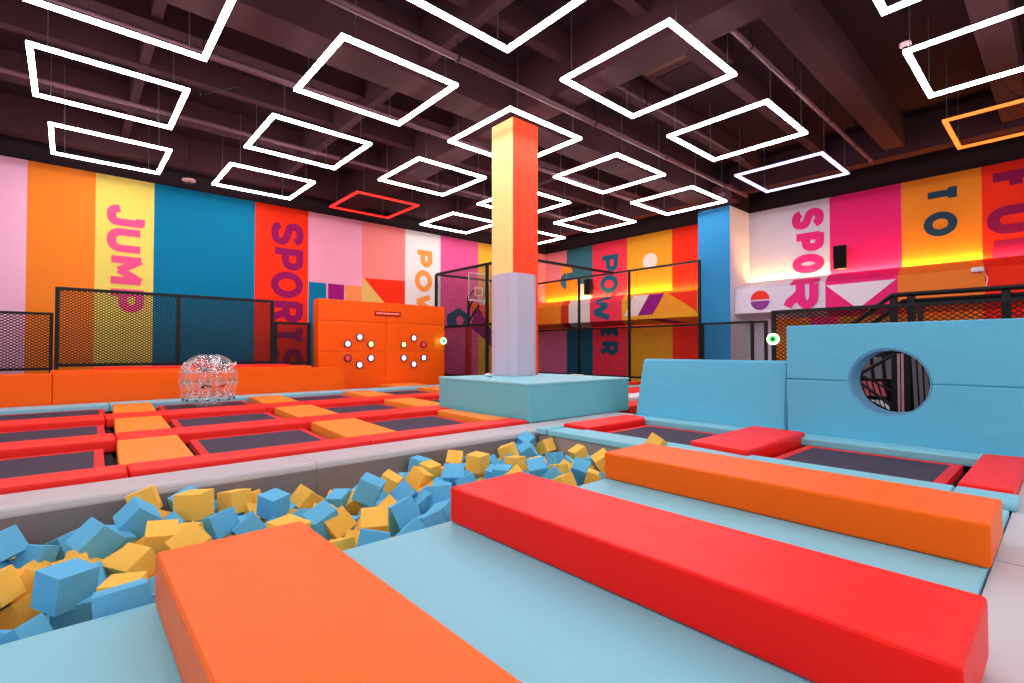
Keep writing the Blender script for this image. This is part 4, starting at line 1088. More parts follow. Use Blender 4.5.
('y',2.33,4.83,-0.445,0.177,0.387,-0.624,-0.655,0.239,'third yellow foam cube from left mid pit, between orange and red beams'),
('b',5.197,4.622,-0.404,0.0972,-0.519,0.0334,0.849,0.228,'second blue foam cube from left by blue mats, beside far orange beam'),
('b',4.634,6.394,-0.371,0.588,-0.355,0.286,-0.668,0.233,'first blue foam cube from left by grey ledge, behind red beam'),
('b',3.148,4.826,-0.464,0.572,0.323,0.0264,0.753,0.239,'ninth blue foam cube from left mid pit, between orange and red beams'),
('y',0.1,5.349,-0.385,0.369,-0.302,-0.614,0.629,0.237,'fourth yellow foam cube from left mid pit, left of near orange beam'),
('b',-0.291,4.442,-0.425,0.182,-0.491,0.559,-0.643,0.236,'first blue foam cube from left by blue mats, left of near orange beam'),
('y',4.565,5.747,-0.472,0.141,0.304,-0.295,0.895,0.234,'fourth yellow foam cube from left mid pit, behind red beam'),
('b',6.099,6.287,-0.435,0.0129,-0.328,0.23,-0.916,0.238,'tenth blue foam cube from left by grey ledge, behind red beam'),
('b',1.645,5.609,-0.488,0.0274,-0.354,-0.175,0.918,0.227,'third blue foam cube from left mid pit, behind near orange beam'),
('b',2.129,5.824,-0.446,0.308,0.358,0.306,0.827,0.234,'first blue foam cube from left by grey ledge, between orange and red beams'),
('y',5.129,5.563,-0.347,0.387,0.0553,0.638,0.664,0.215,'seventh yellow foam cube from left mid pit, behind red beam'),
('b',5.371,5.839,-0.407,0.146,-0.303,0.488,-0.806,0.226,'seventh blue foam cube from left by grey ledge, behind red beam'),
('y',1.578,6.054,-0.408,0.16,-0.597,-0.249,0.746,0.227,'fourth yellow foam cube from left by grey ledge, behind near orange beam'),
('b',4.995,4.543,-0.328,0.17,-0.675,0.253,0.672,0.229,'first blue foam cube from left by blue mats, beside far orange beam'),
('b',2.54,5.247,-0.424,0.237,0.268,0.48,0.801,0.216,'fourth blue foam cube from left mid pit, between orange and red beams'),
('y',4.254,5.467,-0.49,0.0764,0.474,0.257,0.839,0.232,'third yellow foam cube from left mid pit, behind red beam'),
('b',2.924,5.737,-0.409,0.239,-0.0619,0.371,-0.895,0.218,'sixth blue foam cube from left mid pit, between orange and red beams'),
('y',2.437,5.581,-0.467,0.195,-0.133,0.657,-0.716,0.219,'first yellow foam cube from left mid pit, between orange and red beams'),
('b',2.705,5.403,-0.465,0.44,0.549,0.384,0.598,0.224,'fifth blue foam cube from left mid pit, between orange and red beams'),
('b',4.313,5.718,-0.499,0.0098,-0.0407,0.125,0.991,0.231,'fourth blue foam cube from left mid pit, behind red beam'),
('y',-0.197,5.913,-0.499,0.459,0.242,-0.371,-0.77,0.219,'first yellow foam cube from left by grey ledge, left of near orange beam'),
('y',6.312,6.409,-0.424,0.0052,0.243,0.0756,0.967,0.223,'third yellow foam cube from left by grey ledge, behind red beam'),
('y',3.468,5.514,-0.392,0.0682,-0.349,-0.628,0.693,0.225,'sixth yellow foam cube from left mid pit, between orange and red beams'),
('b',1.997,6.072,-0.473,0.168,-0.461,-0.377,-0.785,0.226,'seventh blue foam cube from left by grey ledge, behind near orange beam'),
('b',-0.416,6.05,-0.457,0.185,-0.31,0.0326,-0.932,0.218,'second blue foam cube from left by grey ledge, left of near orange beam'),
('y',3.623,5.156,-0.417,0.264,-0.0518,-0.253,0.929,0.227,'first yellow foam cube from left mid pit, behind red beam'),
('y',5.526,5.039,-0.355,0.3,0.465,0.321,0.768,0.225,'first yellow foam cube from left mid pit, beside far orange beam'),
('b',2.158,4.995,-0.371,0.454,-0.104,0.0128,-0.885,0.216,'second blue foam cube from left mid pit, between orange and red beams'),
('b',1.419,5.882,-0.45,0.199,0.209,-0.179,-0.941,0.236,'fifth blue foam cube from left by grey ledge, behind near orange beam'),
('y',0.1,6.148,-0.556,0.142,-0.648,-0.0327,0.747,0.227,'second yellow foam cube from left by grey ledge, left of near orange beam'),
('y',5.419,3.793,-0.207,0.542,0.338,0.163,0.752,0.225,None),
('b',4.737,6.203,-0.305,0.304,0.518,0.2,0.774,0.238,None),
('b',3.883,5.648,-0.336,0.39,-0.421,-0.0696,-0.816,0.229,None),
('y',5.758,4.867,-0.376,0.559,-0.315,0.0434,-0.766,0.235,None),
('b',1.265,5.683,-0.394,0.0436,0.693,-0.143,0.705,0.233,None),
('b',3.569,4.729,-0.402,0.212,-0.11,-0.496,0.835,0.239,None),
('b',0.54,5.102,-0.414,0.115,-0.207,-0.649,0.723,0.221,None),
('b',5.433,4.581,-0.427,0.346,0.0957,-0.374,-0.855,0.222,None),
('b',1.911,4.692,-0.432,0.456,-0.436,0.0496,0.774,0.218,None),
('y',0.539,5.787,-0.457,0.374,-0.414,0.274,-0.783,0.218,None),
('b',3.956,5.893,-0.459,0.537,-0.403,0.27,0.691,0.226,None),
('b',0.998,5.474,-0.466,0.258,0.519,-0.223,0.784,0.226,None),
('y',1.19,5.303,-0.473,0.616,0.302,0.187,0.703,0.238,None),
('y',2.414,5.076,-0.473,0.225,-0.4,0.0173,0.888,0.237,None),
('y',-0.417,6.334,-0.477,0.664,0.012,-0.209,0.717,0.226,None),
('y',0.611,4.864,-0.48,0.129,0.371,-0.559,-0.73,0.233,None),
('b',5.876,4.711,-0.485,0.245,0.0755,-0.291,0.922,0.233,None),
('y',5.309,6.278,-0.49,0.484,0.21,-0.232,0.817,0.225,None),
('y',5.715,6.089,-0.498,0.389,-0.356,-0.108,0.843,0.229,None),
('y',0.008,5.054,-0.257,0.231,0.0499,-0.271,-0.933,0.226,None),
('y',1.975,5.077,-0.268,0.511,0.146,0.31,0.788,0.232,None),
('y',4.1,5.781,-0.316,0.453,0.443,0.0061,-0.773,0.233,None),
('b',4.685,5.187,-0.328,0.559,0.23,-0.549,-0.577,0.217,None),
('b',4.62,5.447,-0.329,0.103,0.674,-0.392,-0.618,0.232,None),
('b',5.167,5.052,-0.335,0.529,0.118,-0.542,-0.641,0.236,None),
('b',6.185,4.967,-0.339,0.441,0.122,0.628,-0.63,0.226,None),
('b',5.642,5.778,-0.385,0.515,0.41,-0.341,0.671,0.23,None),
('y',3.789,4.9,-0.415,0.048,0.643,-0.0968,-0.759,0.226,None),
('y',1.778,4.481,-0.417,0.175,-0.273,0.194,0.926,0.225,None),
('y',2.218,6.16,-0.421,0.443,-0.292,-0.38,0.758,0.217,None),
('y',5.884,5.743,-0.455,0.387,-0.0137,-0.444,0.808,0.217,None),
('b',6.193,5.553,-0.463,0.31,0.459,-0.168,0.816,0.226,None),
('b',2.999,5.09,-0.464,0.358,-0.539,0.134,-0.75,0.22,None),
('y',5.664,5.459,-0.473,0.682,0.0203,-0.0413,-0.73,0.215,None),
('y',2.152,4.658,-0.477,0.466,-0.514,0.0182,-0.72,0.23,None),
('b',2.398,4.538,-0.477,0.332,-0.249,-0.129,-0.901,0.226,None),
('b',-0.403,5.404,-0.484,0.566,0.257,-0.229,0.749,0.216,None),
('y',2.559,6.218,-0.485,0.391,-0.346,-0.0446,-0.852,0.225,None),
('b',3.558,4.946,-0.486,0.475,0.118,-0.328,0.808,0.227,None),
('b',0.031,4.768,-0.489,0.091,-0.491,-0.19,-0.846,0.235,None),
('y',0.125,4.451,-0.504,0.377,-0.543,0.326,0.676,0.219,None),
('b',-0.71,5.502,-0.182,0.637,0.0454,0.327,0.697,0.224,None),
('y',3.818,3.798,-0.184,0.0131,-0.236,0.333,0.913,0.23,None),
('b',-2.538,3.724,-0.186,0.311,-0.467,0.502,0.658,0.216,None),
('b',-1.084,4.704,-0.188,0.614,-0.0905,-0.324,-0.714,0.237,None),
('y',-2.115,6.255,-0.191,0.197,0.0104,-0.0029,-0.98,0.234,None),
('y',-1.558,5.926,-0.194,0.213,-0.633,0.369,0.646,0.233,None),
('y',-2.002,5.293,-0.196,0.467,0.308,0.487,0.671,0.221,None),
('y',-1.922,6.065,-0.198,0.289,0.529,0.282,-0.746,0.228,None),
('y',-2.342,4.261,-0.199,0.316,-0.55,-0.425,0.645,0.233,None),
('y',-1.95,4.009,-0.2,0.515,-0.296,0.228,0.771,0.226,None),
('y',-1.787,5.558,-0.2,0.313,0.254,0.632,0.661,0.227,None),
('b',-1.857,6.32,-0.202,0.528,-0.0407,-0.493,0.69,0.218,None),
('y',-1.497,4.272,-0.203,0.273,0.0537,0.617,0.737,0.219,None),
('y',-2.666,5.586,-0.205,0.609,0.286,-0.398,0.624,0.216,None),
('y',-1.735,5.033,-0.21,0.12,0.369,-0.258,0.885,0.217,None),
('y',-2.273,5.005,-0.212,0.241,-0.0652,0.265,-0.931,0.218,None),
('y',-1.768,4.781,-0.213,0.215,0.602,0.456,0.62,0.236,None),
('b',3.156,3.758,-0.213,0.651,-0.234,-0.43,-0.58,0.218,None),
('y',6.274,3.879,-0.213,0.513,0.122,-0.487,-0.696,0.229,None),
('b',3.685,4.092,-0.216,0.284,0.407,0.181,0.849,0.225,None),
('b',-1.068,5.467,-0.218,0.665,-0.0478,-0.469,-0.58,0.231,None),
('b',-1.399,4.055,-0.219,0.331,-0.0753,0.523,-0.782,0.232,None),
('b',-1.659,5.29,-0.223,0.503,-0.308,-0.393,0.705,0.239,None),
('b',-1.178,4.172,-0.223,0.222,0.0079,0.187,0.957,0.217,None),
('b',-1.457,5.652,-0.225,0.0235,0.647,-0.228,-0.728,0.238,None),
('b',6.221,4.17,-0.226,0.319,-0.282,0.149,0.892,0.215,None),
('b',-0.82,4.229,-0.226,0.106,-0.611,-0.0282,-0.784,0.222,None),
('b',-0.938,3.713,-0.228,0.493,-0.499,0.446,0.556,0.233,None),
('b',-2.08,5.709,-0.233,0.598,0.142,0.0822,0.784,0.219,None),
('y',-1.17,6.285,-0.235,0.434,0.0749,0.484,-0.756,0.224,None),
('b',-0.74,3.896,-0.237,0.0215,-0.213,0.462,0.861,0.224,None),
('y',0.969,4.081,-0.241,0.319,0.396,0.523,0.684,0.237,None),
('y',-1.369,4.556,-0.244,0.55,0.0783,-0.412,0.722,0.228,None),
('b',-0.64,5.043,-0.244,0.419,-0.301,0.0846,0.852,0.224,None),
('b',3.475,3.904,-0.245,0.581,0.0046,-0.289,0.761,0.227,None),
('y',-2.519,4.854,-0.251,0.318,-0.324,0.219,-0.864,0.237,None),
('y',-2.222,3.919,-0.251,0.298,-0.565,-0.48,-0.602,0.23,None),
('b',-2.455,4.049,-0.252,0.449,0.0919,-0.608,0.648,0.223,None),
('b',-2.812,5.075,-0.255,0.46,-0.442,-0.405,0.655,0.217,None),
('b',-2.503,4.6,-0.257,0.632,0.155,0.103,-0.753,0.229,None),
('y',-2.361,5.717,-0.258,0.401,0.377,-0.38,-0.743,0.221,None),
('y',2.301,4.609,-0.258,0.597,-0.244,-0.0693,-0.761,0.222,None),
('b',-2.066,4.867,-0.258,0.131,-0.447,0.26,-0.846,0.23,None),
('b',-0.998,5.172,-0.261,0.0193,-0.637,0.375,0.673,0.218,None),
('y',0.629,4.157,-0.261,0.504,-0.243,0.407,-0.722,0.224,None),
('b',-1.786,3.823,-0.265,0.646,-0.0004,0.294,0.705,0.219,None),
('y',-2.873,5.393,-0.267,0.0083,0.0293,0.597,0.802,0.219,None),
('y',3.976,4.042,-0.268,0.25,-0.604,0.387,0.65,0.224,None),
('b',-2.164,5.983,-0.268,0.269,0.604,0.0353,-0.749,0.236,None),
('b',-1.741,4.249,-0.269,0.437,0.353,0.451,-0.693,0.216,None),
('b',-1.205,4.991,-0.27,0.054,0.524,0.387,-0.757,0.228,None),
('b',0.772,3.827,-0.27,0.322,0.247,0.265,0.875,0.236,None),
('b',-1.287,5.266,-0.271,0.36,0.472,-0.157,0.789,0.229,None),
('y',-2.821,4.822,-0.272,0.517,0.143,-0.18,0.825,0.222,None),
('b',-1.136,3.905,-0.273,0.265,-0.488,-0.295,0.777,0.221,None),
('y',1.348,3.975,-0.274,0.188,0.176,0.438,-0.861,0.221,None),
('y',3.324,4.115,-0.275,0.126,0.214,0.444,0.861,0.223,None),
('b',-0.768,5.966,-0.276,0.124,-0.191,-0.546,-0.806,0.232,None),
('b',5.725,3.765,-0.276,0.326,0.536,-0.52,-0.58,0.232,None),
('y',3.561,4.331,-0.281,0.296,-0.446,-0.588,0.607,0.216,None),
('y',-0.574,6.307,-0.281,0.563,-0.145,-0.428,0.692,0.232,None),
('b',-0.8,5.716,-0.283,0.247,0.273,0.0334,-0.929,0.228,None),
('b',1.042,4.711,-0.284,0.0441,0.111,-0.107,-0.987,0.225,None),
('b',-1.243,6.048,-0.285,0.594,0.349,-0.499,-0.526,0.224,None),
('y',1.121,3.867,-0.286,0.139,-0.114,0.645,-0.743,0.227,None),
('b',-2.702,3.926,-0.286,0.298,0.444,0.254,-0.806,0.223,None),
('b',2.62,4.575,-0.286,0.341,0.475,-0.539,0.606,0.22,None),
('y',2.674,3.773,-0.288,0.614,-0.259,0.0737,0.742,0.234,None),
('y',5.056,3.789,-0.288,0.405,-0.257,0.481,-0.734,0.234,None),
('b',-0.684,4.486,-0.291,0.398,-0.452,0.0012,-0.798,0.23,None),
('y',1.453,4.744,-0.293,0.458,0.48,-0.434,0.609,0.23,None),
('y',6.025,4.009,-0.293,0.386,-0.0416,-0.406,0.827,0.225,None),
('b',-1.472,5.002,-0.294,0.62,0.197,0.466,0.599,0.228,None),
('b',-1.021,5.829,-0.295,0.232,0.617,-0.349,0.666,0.221,None),
('y',-2.333,5.468,-0.295,0.306,-0.0472,0.0951,-0.946,0.223,None),
('y',-2.719,6.324,-0.299,0.0272,-0.553,0.0722,0.83,0.237,None),
('y',6.041,3.751,-0.299,0.297,-0.593,0.369,-0.651,0.234,None),
('b',-2.521,5.998,-0.299,0.529,-0.408,0.317,-0.673,0.227,None),
('y',-0.743,4.82,-0.302,0.131,-0.601,-0.421,-0.666,0.228,None),
('y',-1.731,5.8,-0.302,0.597,-0.369,0.0895,0.707,0.225,None),
('b',-0.813,6.319,-0.302,0.0563,-0.603,-0.01,-0.796,0.218,None),
('b',-1.25,5.569,-0.303,0.357,-0.423,-0.0988,0.827,0.232,None),
('b',-0.464,3.932,-0.304,0.115,-0.646,0.199,-0.728,0.216,None),
('y',-0.477,5.299,-0.307,0.0788,0.315,-0.617,0.717,0.224,None),
('b',2.29,3.952,-0.308,0.193,-0.519,-0.325,0.766,0.24,None),
('y',-2.783,4.538,-0.309,0.13,-0.661,-0.462,0.577,0.22,None),
('y',-2.562,5.259,-0.309,0.0171,0.497,-0.132,0.858,0.223,None),
('y',1.996,3.985,-0.309,0.213,0.641,0.325,0.661,0.232,None),
('b',4.345,3.833,-0.31,0.351,-0.161,-0.242,-0.89,0.219,None),
('y',-1.937,5.093,-0.311,0.509,0.278,-0.493,-0.648,0.215,None),
('y',1.551,5.012,-0.315,0.573,-0.0326,0.205,0.793,0.234,None),
('b',-0.57,4.203,-0.315,0.267,-0.147,0.0805,-0.949,0.234,None),
('b',4.898,4.956,-0.315,0.362,0.426,-0.574,0.598,0.221,None),
('b',-1.857,4.506,-0.317,0.08,-0.169,0.342,-0.921,0.229,None),
('y',-1.331,3.763,-0.317,0.131,0.243,0.618,0.736,0.233,None),
('b',1.648,4.278,-0.317,0.476,-0.337,-0.389,0.713,0.229,None),
('y',-0.781,5.295,-0.319,0.528,-0.0038,-0.0208,0.849,0.23,None),
('y',-2.123,4.378,-0.32,0.344,0.27,0.606,-0.665,0.231,None),
('b',0.866,5.057,-0.32,0.218,0.16,0.621,-0.736,0.219,None),
('b',-2.871,6.046,-0.322,0.535,0.446,0.47,-0.542,0.236,None),
('b',3.629,5.911,-0.324,0.656,-0.151,-0.27,0.689,0.216,None),
('b',3.758,4.463,-0.325,0.323,0.376,-0.236,0.836,0.232,None),
('y',1.083,4.36,-0.325,0.215,-0.252,0.515,-0.791,0.225,None),
('y',0.382,3.753,-0.325,0.291,0.298,0.553,0.722,0.223,None),
('y',-2.477,6.344,-0.325,0.656,-0.0656,0.381,-0.648,0.225,None),
('b',5.567,4.15,-0.326,0.435,0.475,-0.413,0.644,0.221,None),
('b',-1.568,6.36,-0.326,0.117,0.0843,0.117,0.983,0.22,None),
('b',-1.044,4.361,-0.328,0.396,0.344,-0.306,-0.794,0.229,None),
('y',-2.702,5.781,-0.33,0.124,0.408,-0.283,-0.859,0.232,None),
('y',0.151,3.739,-0.33,0.134,-0.377,-0.0067,-0.916,0.224,None),
('b',0.801,4.324,-0.331,0.0348,-0.603,0.193,-0.773,0.234,None),
('b',-2.28,4.721,-0.333,0.0032,0.144,-0.262,0.954,0.224,None),
('b',-2.655,4.306,-0.334,0.0237,0.642,-0.131,-0.755,0.229,None),
('y',1.404,4.22,-0.335,0.4,-0.131,0.517,-0.745,0.215,None),
('b',1.517,4.492,-0.336,0.238,0.418,-0.478,-0.734,0.23,None),
('b',2.667,4.193,-0.336,0.494,-0.0336,0.338,-0.8,0.227,None),
('y',4.08,3.807,-0.337,0.229,-0.0375,0.0481,-0.972,0.237,None),
('b',4.197,4.299,-0.34,0.245,0.0025,-0.29,-0.925,0.239,None),
('b',4.609,3.842,-0.34,0.277,0.405,-0.477,0.73,0.226,None),
('b',0.338,4.603,-0.34,0.0583,0.212,0.214,0.952,0.216,None),
('y',2.478,4.085,-0.345,0.529,0.359,-0.245,-0.729,0.228,None),
('b',1.639,3.892,-0.371,0.299,-0.545,-0.0082,0.783,0.227,None),
('y',1.859,3.797,-0.372,0.194,-0.224,-0.658,0.692,0.23,None),
('y',-1.382,6.255,-0.372,0.457,-0.309,-0.0381,-0.833,0.232,None),
('b',3.82,4.244,-0.372,0.349,-0.127,0.199,0.907,0.229,None),
('y',-2.275,6.271,-0.373,0.589,-0.303,-0.124,-0.739,0.226,None),
]
BURIED = [
('b',-1.003,6.288,-0.376,0.189,0.0656,0.211,-0.957,0.217),
('y',1.828,4.893,-0.377,0.504,0.115,0.369,0.772,0.237),
('y',0.892,4.566,-0.378,0.25,0.0802,0.327,0.908,0.24),
('y',-2.458,3.752,-0.381,0.0339,0.0724,0.53,-0.844,0.216),
('b',-1.645,6.142,-0.384,0.569,-0.0671,-0.512,0.64,0.218),
('b',2.76,5.025,-0.385,0.176,0.435,0.0139,-0.883,0.222),
('b',-2.336,5.22,-0.385,0.0319,0.0207,0.661,-0.75,0.216),
('b',-1.833,5.331,-0.387,0.239,-0.252,-0.364,0.864,0.225),
('b',-2.528,5.532,-0.39,0.22,-0.104,-0.599,0.763,0.224),
('b',0.455,6.341,-0.39,0.366,0.334,-0.357,0.792,0.238),
('y',3.08,5.395,-0.391,0.628,0.24,0.128,0.729,0.218),
('b',1.444,5.393,-0.391,0.203,0.0258,-0.547,0.812,0.223),
('b',-2.235,4.116,-0.396,0.683,0.0146,0.386,0.619,0.218),
('y',2.906,5.982,-0.398,0.377,0.183,-0.104,-0.902,0.221),
('y',-1.345,4.337,-0.398,0.49,0.483,0.437,-0.58,0.23),
('y',1.809,4.082,-0.403,0.0328,-0.298,-0.542,-0.785,0.217),
('y',-2.073,6.379,-0.405,0.608,0.231,0.131,0.748,0.225),
('y',2.632,5.65,-0.406,0.53,0.102,-0.417,-0.731,0.226),
('y',-0.95,4.914,-0.408,0.545,0.301,-0.421,-0.66,0.237),
('b',1.791,6.158,-0.409,0.696,-0.051,0.204,-0.686,0.227),
('y',-1.4,5.891,-0.411,0.54,0.445,-0.426,0.574,0.23),
('b',3.677,3.854,-0.411,0.429,0.0295,-0.195,-0.882,0.234),
('b',-1.901,4.084,-0.411,0.203,-0.26,-0.0871,0.94,0.219),
('b',3.866,4.665,-0.414,0.443,-0.351,-0.0676,0.822,0.236),
('y',-0.405,3.73,-0.414,0.171,0.292,-0.661,0.669,0.225),
('b',4.64,4.386,-0.418,0.352,0.158,-0.406,0.829,0.224),
('b',-1.948,3.82,-0.419,0.212,-0.331,0.0554,-0.918,0.225),
('b',0.476,5.292,-0.42,0.946,0.131,0.251,-0.157,0.155),
('y',0.549,5.525,-0.42,0.535,0.334,-0.379,0.677,0.227),
('b',-1.2,4.628,-0.421,0.504,-0.222,-0.545,-0.632,0.225),
('b',-1.578,3.789,-0.421,0.268,0.635,-0.462,0.558,0.231),
('y',4.548,5.037,-0.421,0.129,0.307,-0.228,0.915,0.221),
('y',5.359,5.205,-0.422,0.514,0.404,0.501,0.567,0.221),
('b',4.02,4.932,-0.423,0.296,0.117,-0.601,0.733,0.232),
('b',4.286,4.862,-0.423,0.0051,-0.0601,0.583,-0.81,0.226),
('b',-1.656,5.069,-0.423,0.274,-0.377,-0.54,0.701,0.223),
('b',1.117,6.123,-0.424,0.353,0.0666,0.289,-0.887,0.223),
('b',-0.822,4.121,-0.425,0.662,0.0768,-0.187,0.722,0.218),
('y',0.292,4.945,-0.425,0.0298,0.15,0.655,-0.74,0.221),
('b',-1.837,4.908,-0.428,0.358,-0.272,-0.0189,0.893,0.236),
('y',-1.362,5.419,-0.429,0.0978,0.682,0.0305,-0.724,0.219),
('y',0.177,5.674,-0.43,0.112,0.522,-0.218,-0.817,0.235),
('b',-2.333,4.378,-0.431,0.435,0.46,-0.316,-0.707,0.232),
('b',3.405,3.734,-0.431,0.546,0.36,-0.495,-0.572,0.23),
('b',4.938,5.655,-0.431,0.0951,-0.293,-0.393,-0.866,0.215),
('y',-2.755,3.774,-0.432,0.117,-0.27,0.398,-0.869,0.22),
('y',2.411,5.879,-0.432,0.0822,0.108,-0.214,0.967,0.215),
('y',5.48,6.071,-0.433,0.116,0.0442,-0.0034,0.992,0.225),
('y',3.304,5.21,-0.434,0.409,0.556,0.293,-0.662,0.218),
('y',4.76,4.589,-0.434,0.328,0.425,-0.134,0.833,0.237),
('y',4.557,4.797,-0.436,0.495,-0.446,0.283,0.69,0.235),
('y',0.614,3.819,-0.436,0.608,-0.292,0.0775,-0.735,0.22),
('y',2.761,4.434,-0.436,0.641,-0.275,-0.433,0.572,0.235),
('y',-0.806,4.357,-0.437,0.224,0.472,0.368,-0.769,0.229),
('y',3.374,4.344,-0.439,0.521,-0.464,0.19,0.691,0.223),
('y',4.852,3.999,-0.439,0.119,-0.0876,0.419,0.896,0.232),
('b',4.058,5.344,-0.439,0.174,0.587,0.234,-0.755,0.239),
('b',0.373,4.188,-0.44,0.428,-0.471,-0.528,-0.562,0.22),
('y',0.329,6.081,-0.441,0.245,-0.289,0.3,-0.875,0.224),
('b',0.886,3.944,-0.441,0.504,-0.253,0.36,-0.744,0.224),
('b',-0.579,5.801,-0.442,0.0493,-0.583,0.203,0.785,0.226),
('y',-1.726,4.65,-0.442,0.0647,-0.637,0.154,0.752,0.231),
('y',-2.448,5.824,-0.442,0.587,-0.167,0.253,0.751,0.226),
('y',5.61,4.439,-0.443,0.0097,0.58,-0.207,-0.788,0.233),
('b',5.821,3.921,-0.443,0.109,-0.106,0.516,0.843,0.239),
('y',0.588,4.567,-0.443,0.475,0.0149,0.617,0.627,0.222),
('b',5.896,5.056,-0.444,0.461,-0.0674,0.0118,0.884,0.229),
('b',-2.69,5.038,-0.445,0.0389,-0.143,-0.434,0.889,0.216),
('y',4.819,3.782,-0.445,0.0013,-0.562,-0.0481,-0.826,0.238),
('b',3.391,4.568,-0.446,0.184,0.202,0.306,0.912,0.218),
('b',-1.492,5.627,-0.446,0.654,0.135,-0.0686,0.741,0.222),
('b',-1.448,4.718,-0.447,0.644,-0.22,0.0182,-0.733,0.228),
('y',-2.186,5.703,-0.448,0.249,-0.0821,0.625,-0.735,0.223),
('b',1.246,4.768,-0.448,0.358,-0.52,0.0574,0.773,0.237),
('b',1.135,4.121,-0.449,0.596,0.213,-0.524,-0.57,0.224),
('b',5.956,4.144,-0.45,0.201,-0.0734,-0.221,-0.952,0.227),
('y',-2.04,5.367,-0.451,0.305,-0.258,0.499,-0.769,0.22),
('y',3.075,3.939,-0.451,0.101,0.301,-0.629,0.709,0.227),
('b',4.248,3.964,-0.451,0.285,0.226,-0.336,0.869,0.235),
('b',3.181,6.024,-0.452,0.0828,-0.0351,0.506,0.858,0.224),
('y',3.988,4.182,-0.452,0.206,0.462,-0.0729,-0.859,0.227),
('y',2.551,4.683,-0.452,0.164,0.133,0.338,-0.917,0.227),
('y',4.169,4.664,-0.453,0.174,0.235,-0.642,0.709,0.238),
('b',2.644,6.007,-0.454,0.44,0.203,0.207,-0.85,0.235),
('b',3.501,5.79,-0.454,0.251,0.495,0.301,0.776,0.237),
('b',-0.915,3.855,-0.454,0.637,-0.199,0.395,0.631,0.236),
('b',1.184,4.544,-0.455,0.302,-0.292,-0.236,0.876,0.225),
('y',-0.692,3.863,-0.456,0.286,-0.166,-0.105,0.938,0.224),
('y',1.046,4.925,-0.456,0.133,-0.395,-0.207,0.885,0.226),
('y',6.266,3.788,-0.456,0.359,0.415,-0.0983,0.83,0.236),
('b',1.654,4.672,-0.458,0.52,-0.204,-0.578,-0.595,0.238),
('b',6.257,5.245,-0.458,0.254,-0.347,0.442,0.787,0.221),
('b',6.221,4.202,-0.458,0.183,0.257,0.274,-0.909,0.236),
('y',-0.573,4.906,-0.459,0.218,-0.36,0.144,0.896,0.24),
('b',-1.57,4.101,-0.46,0.44,-0.453,-0.301,-0.715,0.217),
('y',-2.539,4.519,-0.461,0.0741,-0.449,-0.221,-0.863,0.232),
('y',-1.179,4.828,-0.461,0.225,0.655,0.1,-0.714,0.221),
('y',-2.025,4.518,-0.461,0.442,0.0152,-0.254,0.86,0.23),
('y',4.926,4.731,-0.462,0.354,-0.253,-0.51,-0.742,0.229),
('b',1.383,4.608,-0.462,0.387,0.324,-0.548,0.666,0.24),
('y',-0.133,3.871,-0.463,0.0135,0.36,0.345,0.867,0.218),
('b',6.081,4.625,-0.463,0.534,-0.36,0.14,-0.752,0.238),
('b',2.872,3.779,-0.464,0.456,0.33,-0.0967,-0.821,0.236),
('b',5.349,4.848,-0.465,0.0724,-0.305,-0.134,-0.94,0.23),
('y',0.801,4.75,-0.465,0.627,0.0792,0.447,-0.634,0.232),
('b',1.279,5.018,-0.466,0.253,-0.598,-0.493,-0.579,0.222),
('y',2.33,3.796,-0.466,0.141,-0.349,-0.417,-0.827,0.228),
('b',6.04,5.334,-0.466,0.113,-0.251,-0.432,-0.859,0.226),
('y',5.836,4.485,-0.466,0.245,-0.559,0.555,-0.565,0.237),
('b',3.814,6.328,-0.468,0.0835,0.195,0.458,0.863,0.228),
('y',-2.646,6.165,-0.468,0.419,-0.521,0.347,-0.658,0.221),
('y',5.012,5.174,-0.469,0.274,0.421,0.37,0.782,0.233),
('b',-1.865,6.295,-0.469,0.162,0.12,0.0828,-0.976,0.233),
('y',5.116,4.856,-0.469,0.493,-0.104,-0.211,0.838,0.235),
('y',-0.86,5.916,-0.47,0.0229,-0.494,-0.258,-0.83,0.22),
('y',4.907,6.314,-0.471,0.394,0.339,0.0274,-0.854,0.23),
('b',2.909,4.205,-0.471,0.598,0.199,-0.212,-0.747,0.222),
('b',3.828,6.088,-0.471,0.261,0.37,-0.0066,0.892,0.226),
('y',0.759,5.715,-0.471,0.025,0.0917,-0.13,-0.987,0.226),
('b',3.717,5.75,-0.472,0.541,-0.353,-0.336,0.685,0.221),
('y',4.474,4.005,-0.473,0.238,-0.315,-0.0819,-0.915,0.234),
('b',-0.437,4.673,-0.473,0.641,0.0377,0.319,0.697,0.227),
('y',0.549,6.055,-0.473,0.415,-0.171,-0.157,-0.879,0.219),
('b',3.958,4.415,-0.476,0.306,-0.233,-0.506,-0.772,0.234),
('b',-1.144,5.741,-0.476,0.339,-0.234,-0.532,-0.74,0.234),
('y',5.36,3.789,-0.477,0.407,0.318,-0.437,-0.736,0.22),
('b',4.091,6.246,-0.477,0.542,-0.22,-0.424,0.691,0.22),
('y',2.189,5.252,-0.478,0.0848,-0.405,-0.14,0.899,0.218),
('b',1.467,4.031,-0.478,0.0868,0.637,-0.525,-0.557,0.219),
('b',5.75,4.145,-0.478,0.0761,0.543,0.279,0.789,0.216),
('y',3.186,5.575,-0.478,0.354,-0.435,0.0673,-0.825,0.219),
('b',5.493,5.631,-0.479,0.358,-0.225,-0.255,0.87,0.217),
('y',-1.536,5.235,-0.48,0.0873,-0.693,-0.293,-0.653,0.23),
('y',3.547,6.318,-0.48,0.0941,0.087,0.135,0.983,0.229),
('b',-1.897,6.051,-0.48,0.167,0.638,0.117,0.742,0.234),
('y',2.308,4.238,-0.481,0.406,0.13,-0.105,0.898,0.225),
('b',-1.088,3.74,-0.481,0.162,-0.118,0.0326,-0.979,0.234),
('y',0.815,6.009,-0.481,0.519,0.299,0.182,0.78,0.215),
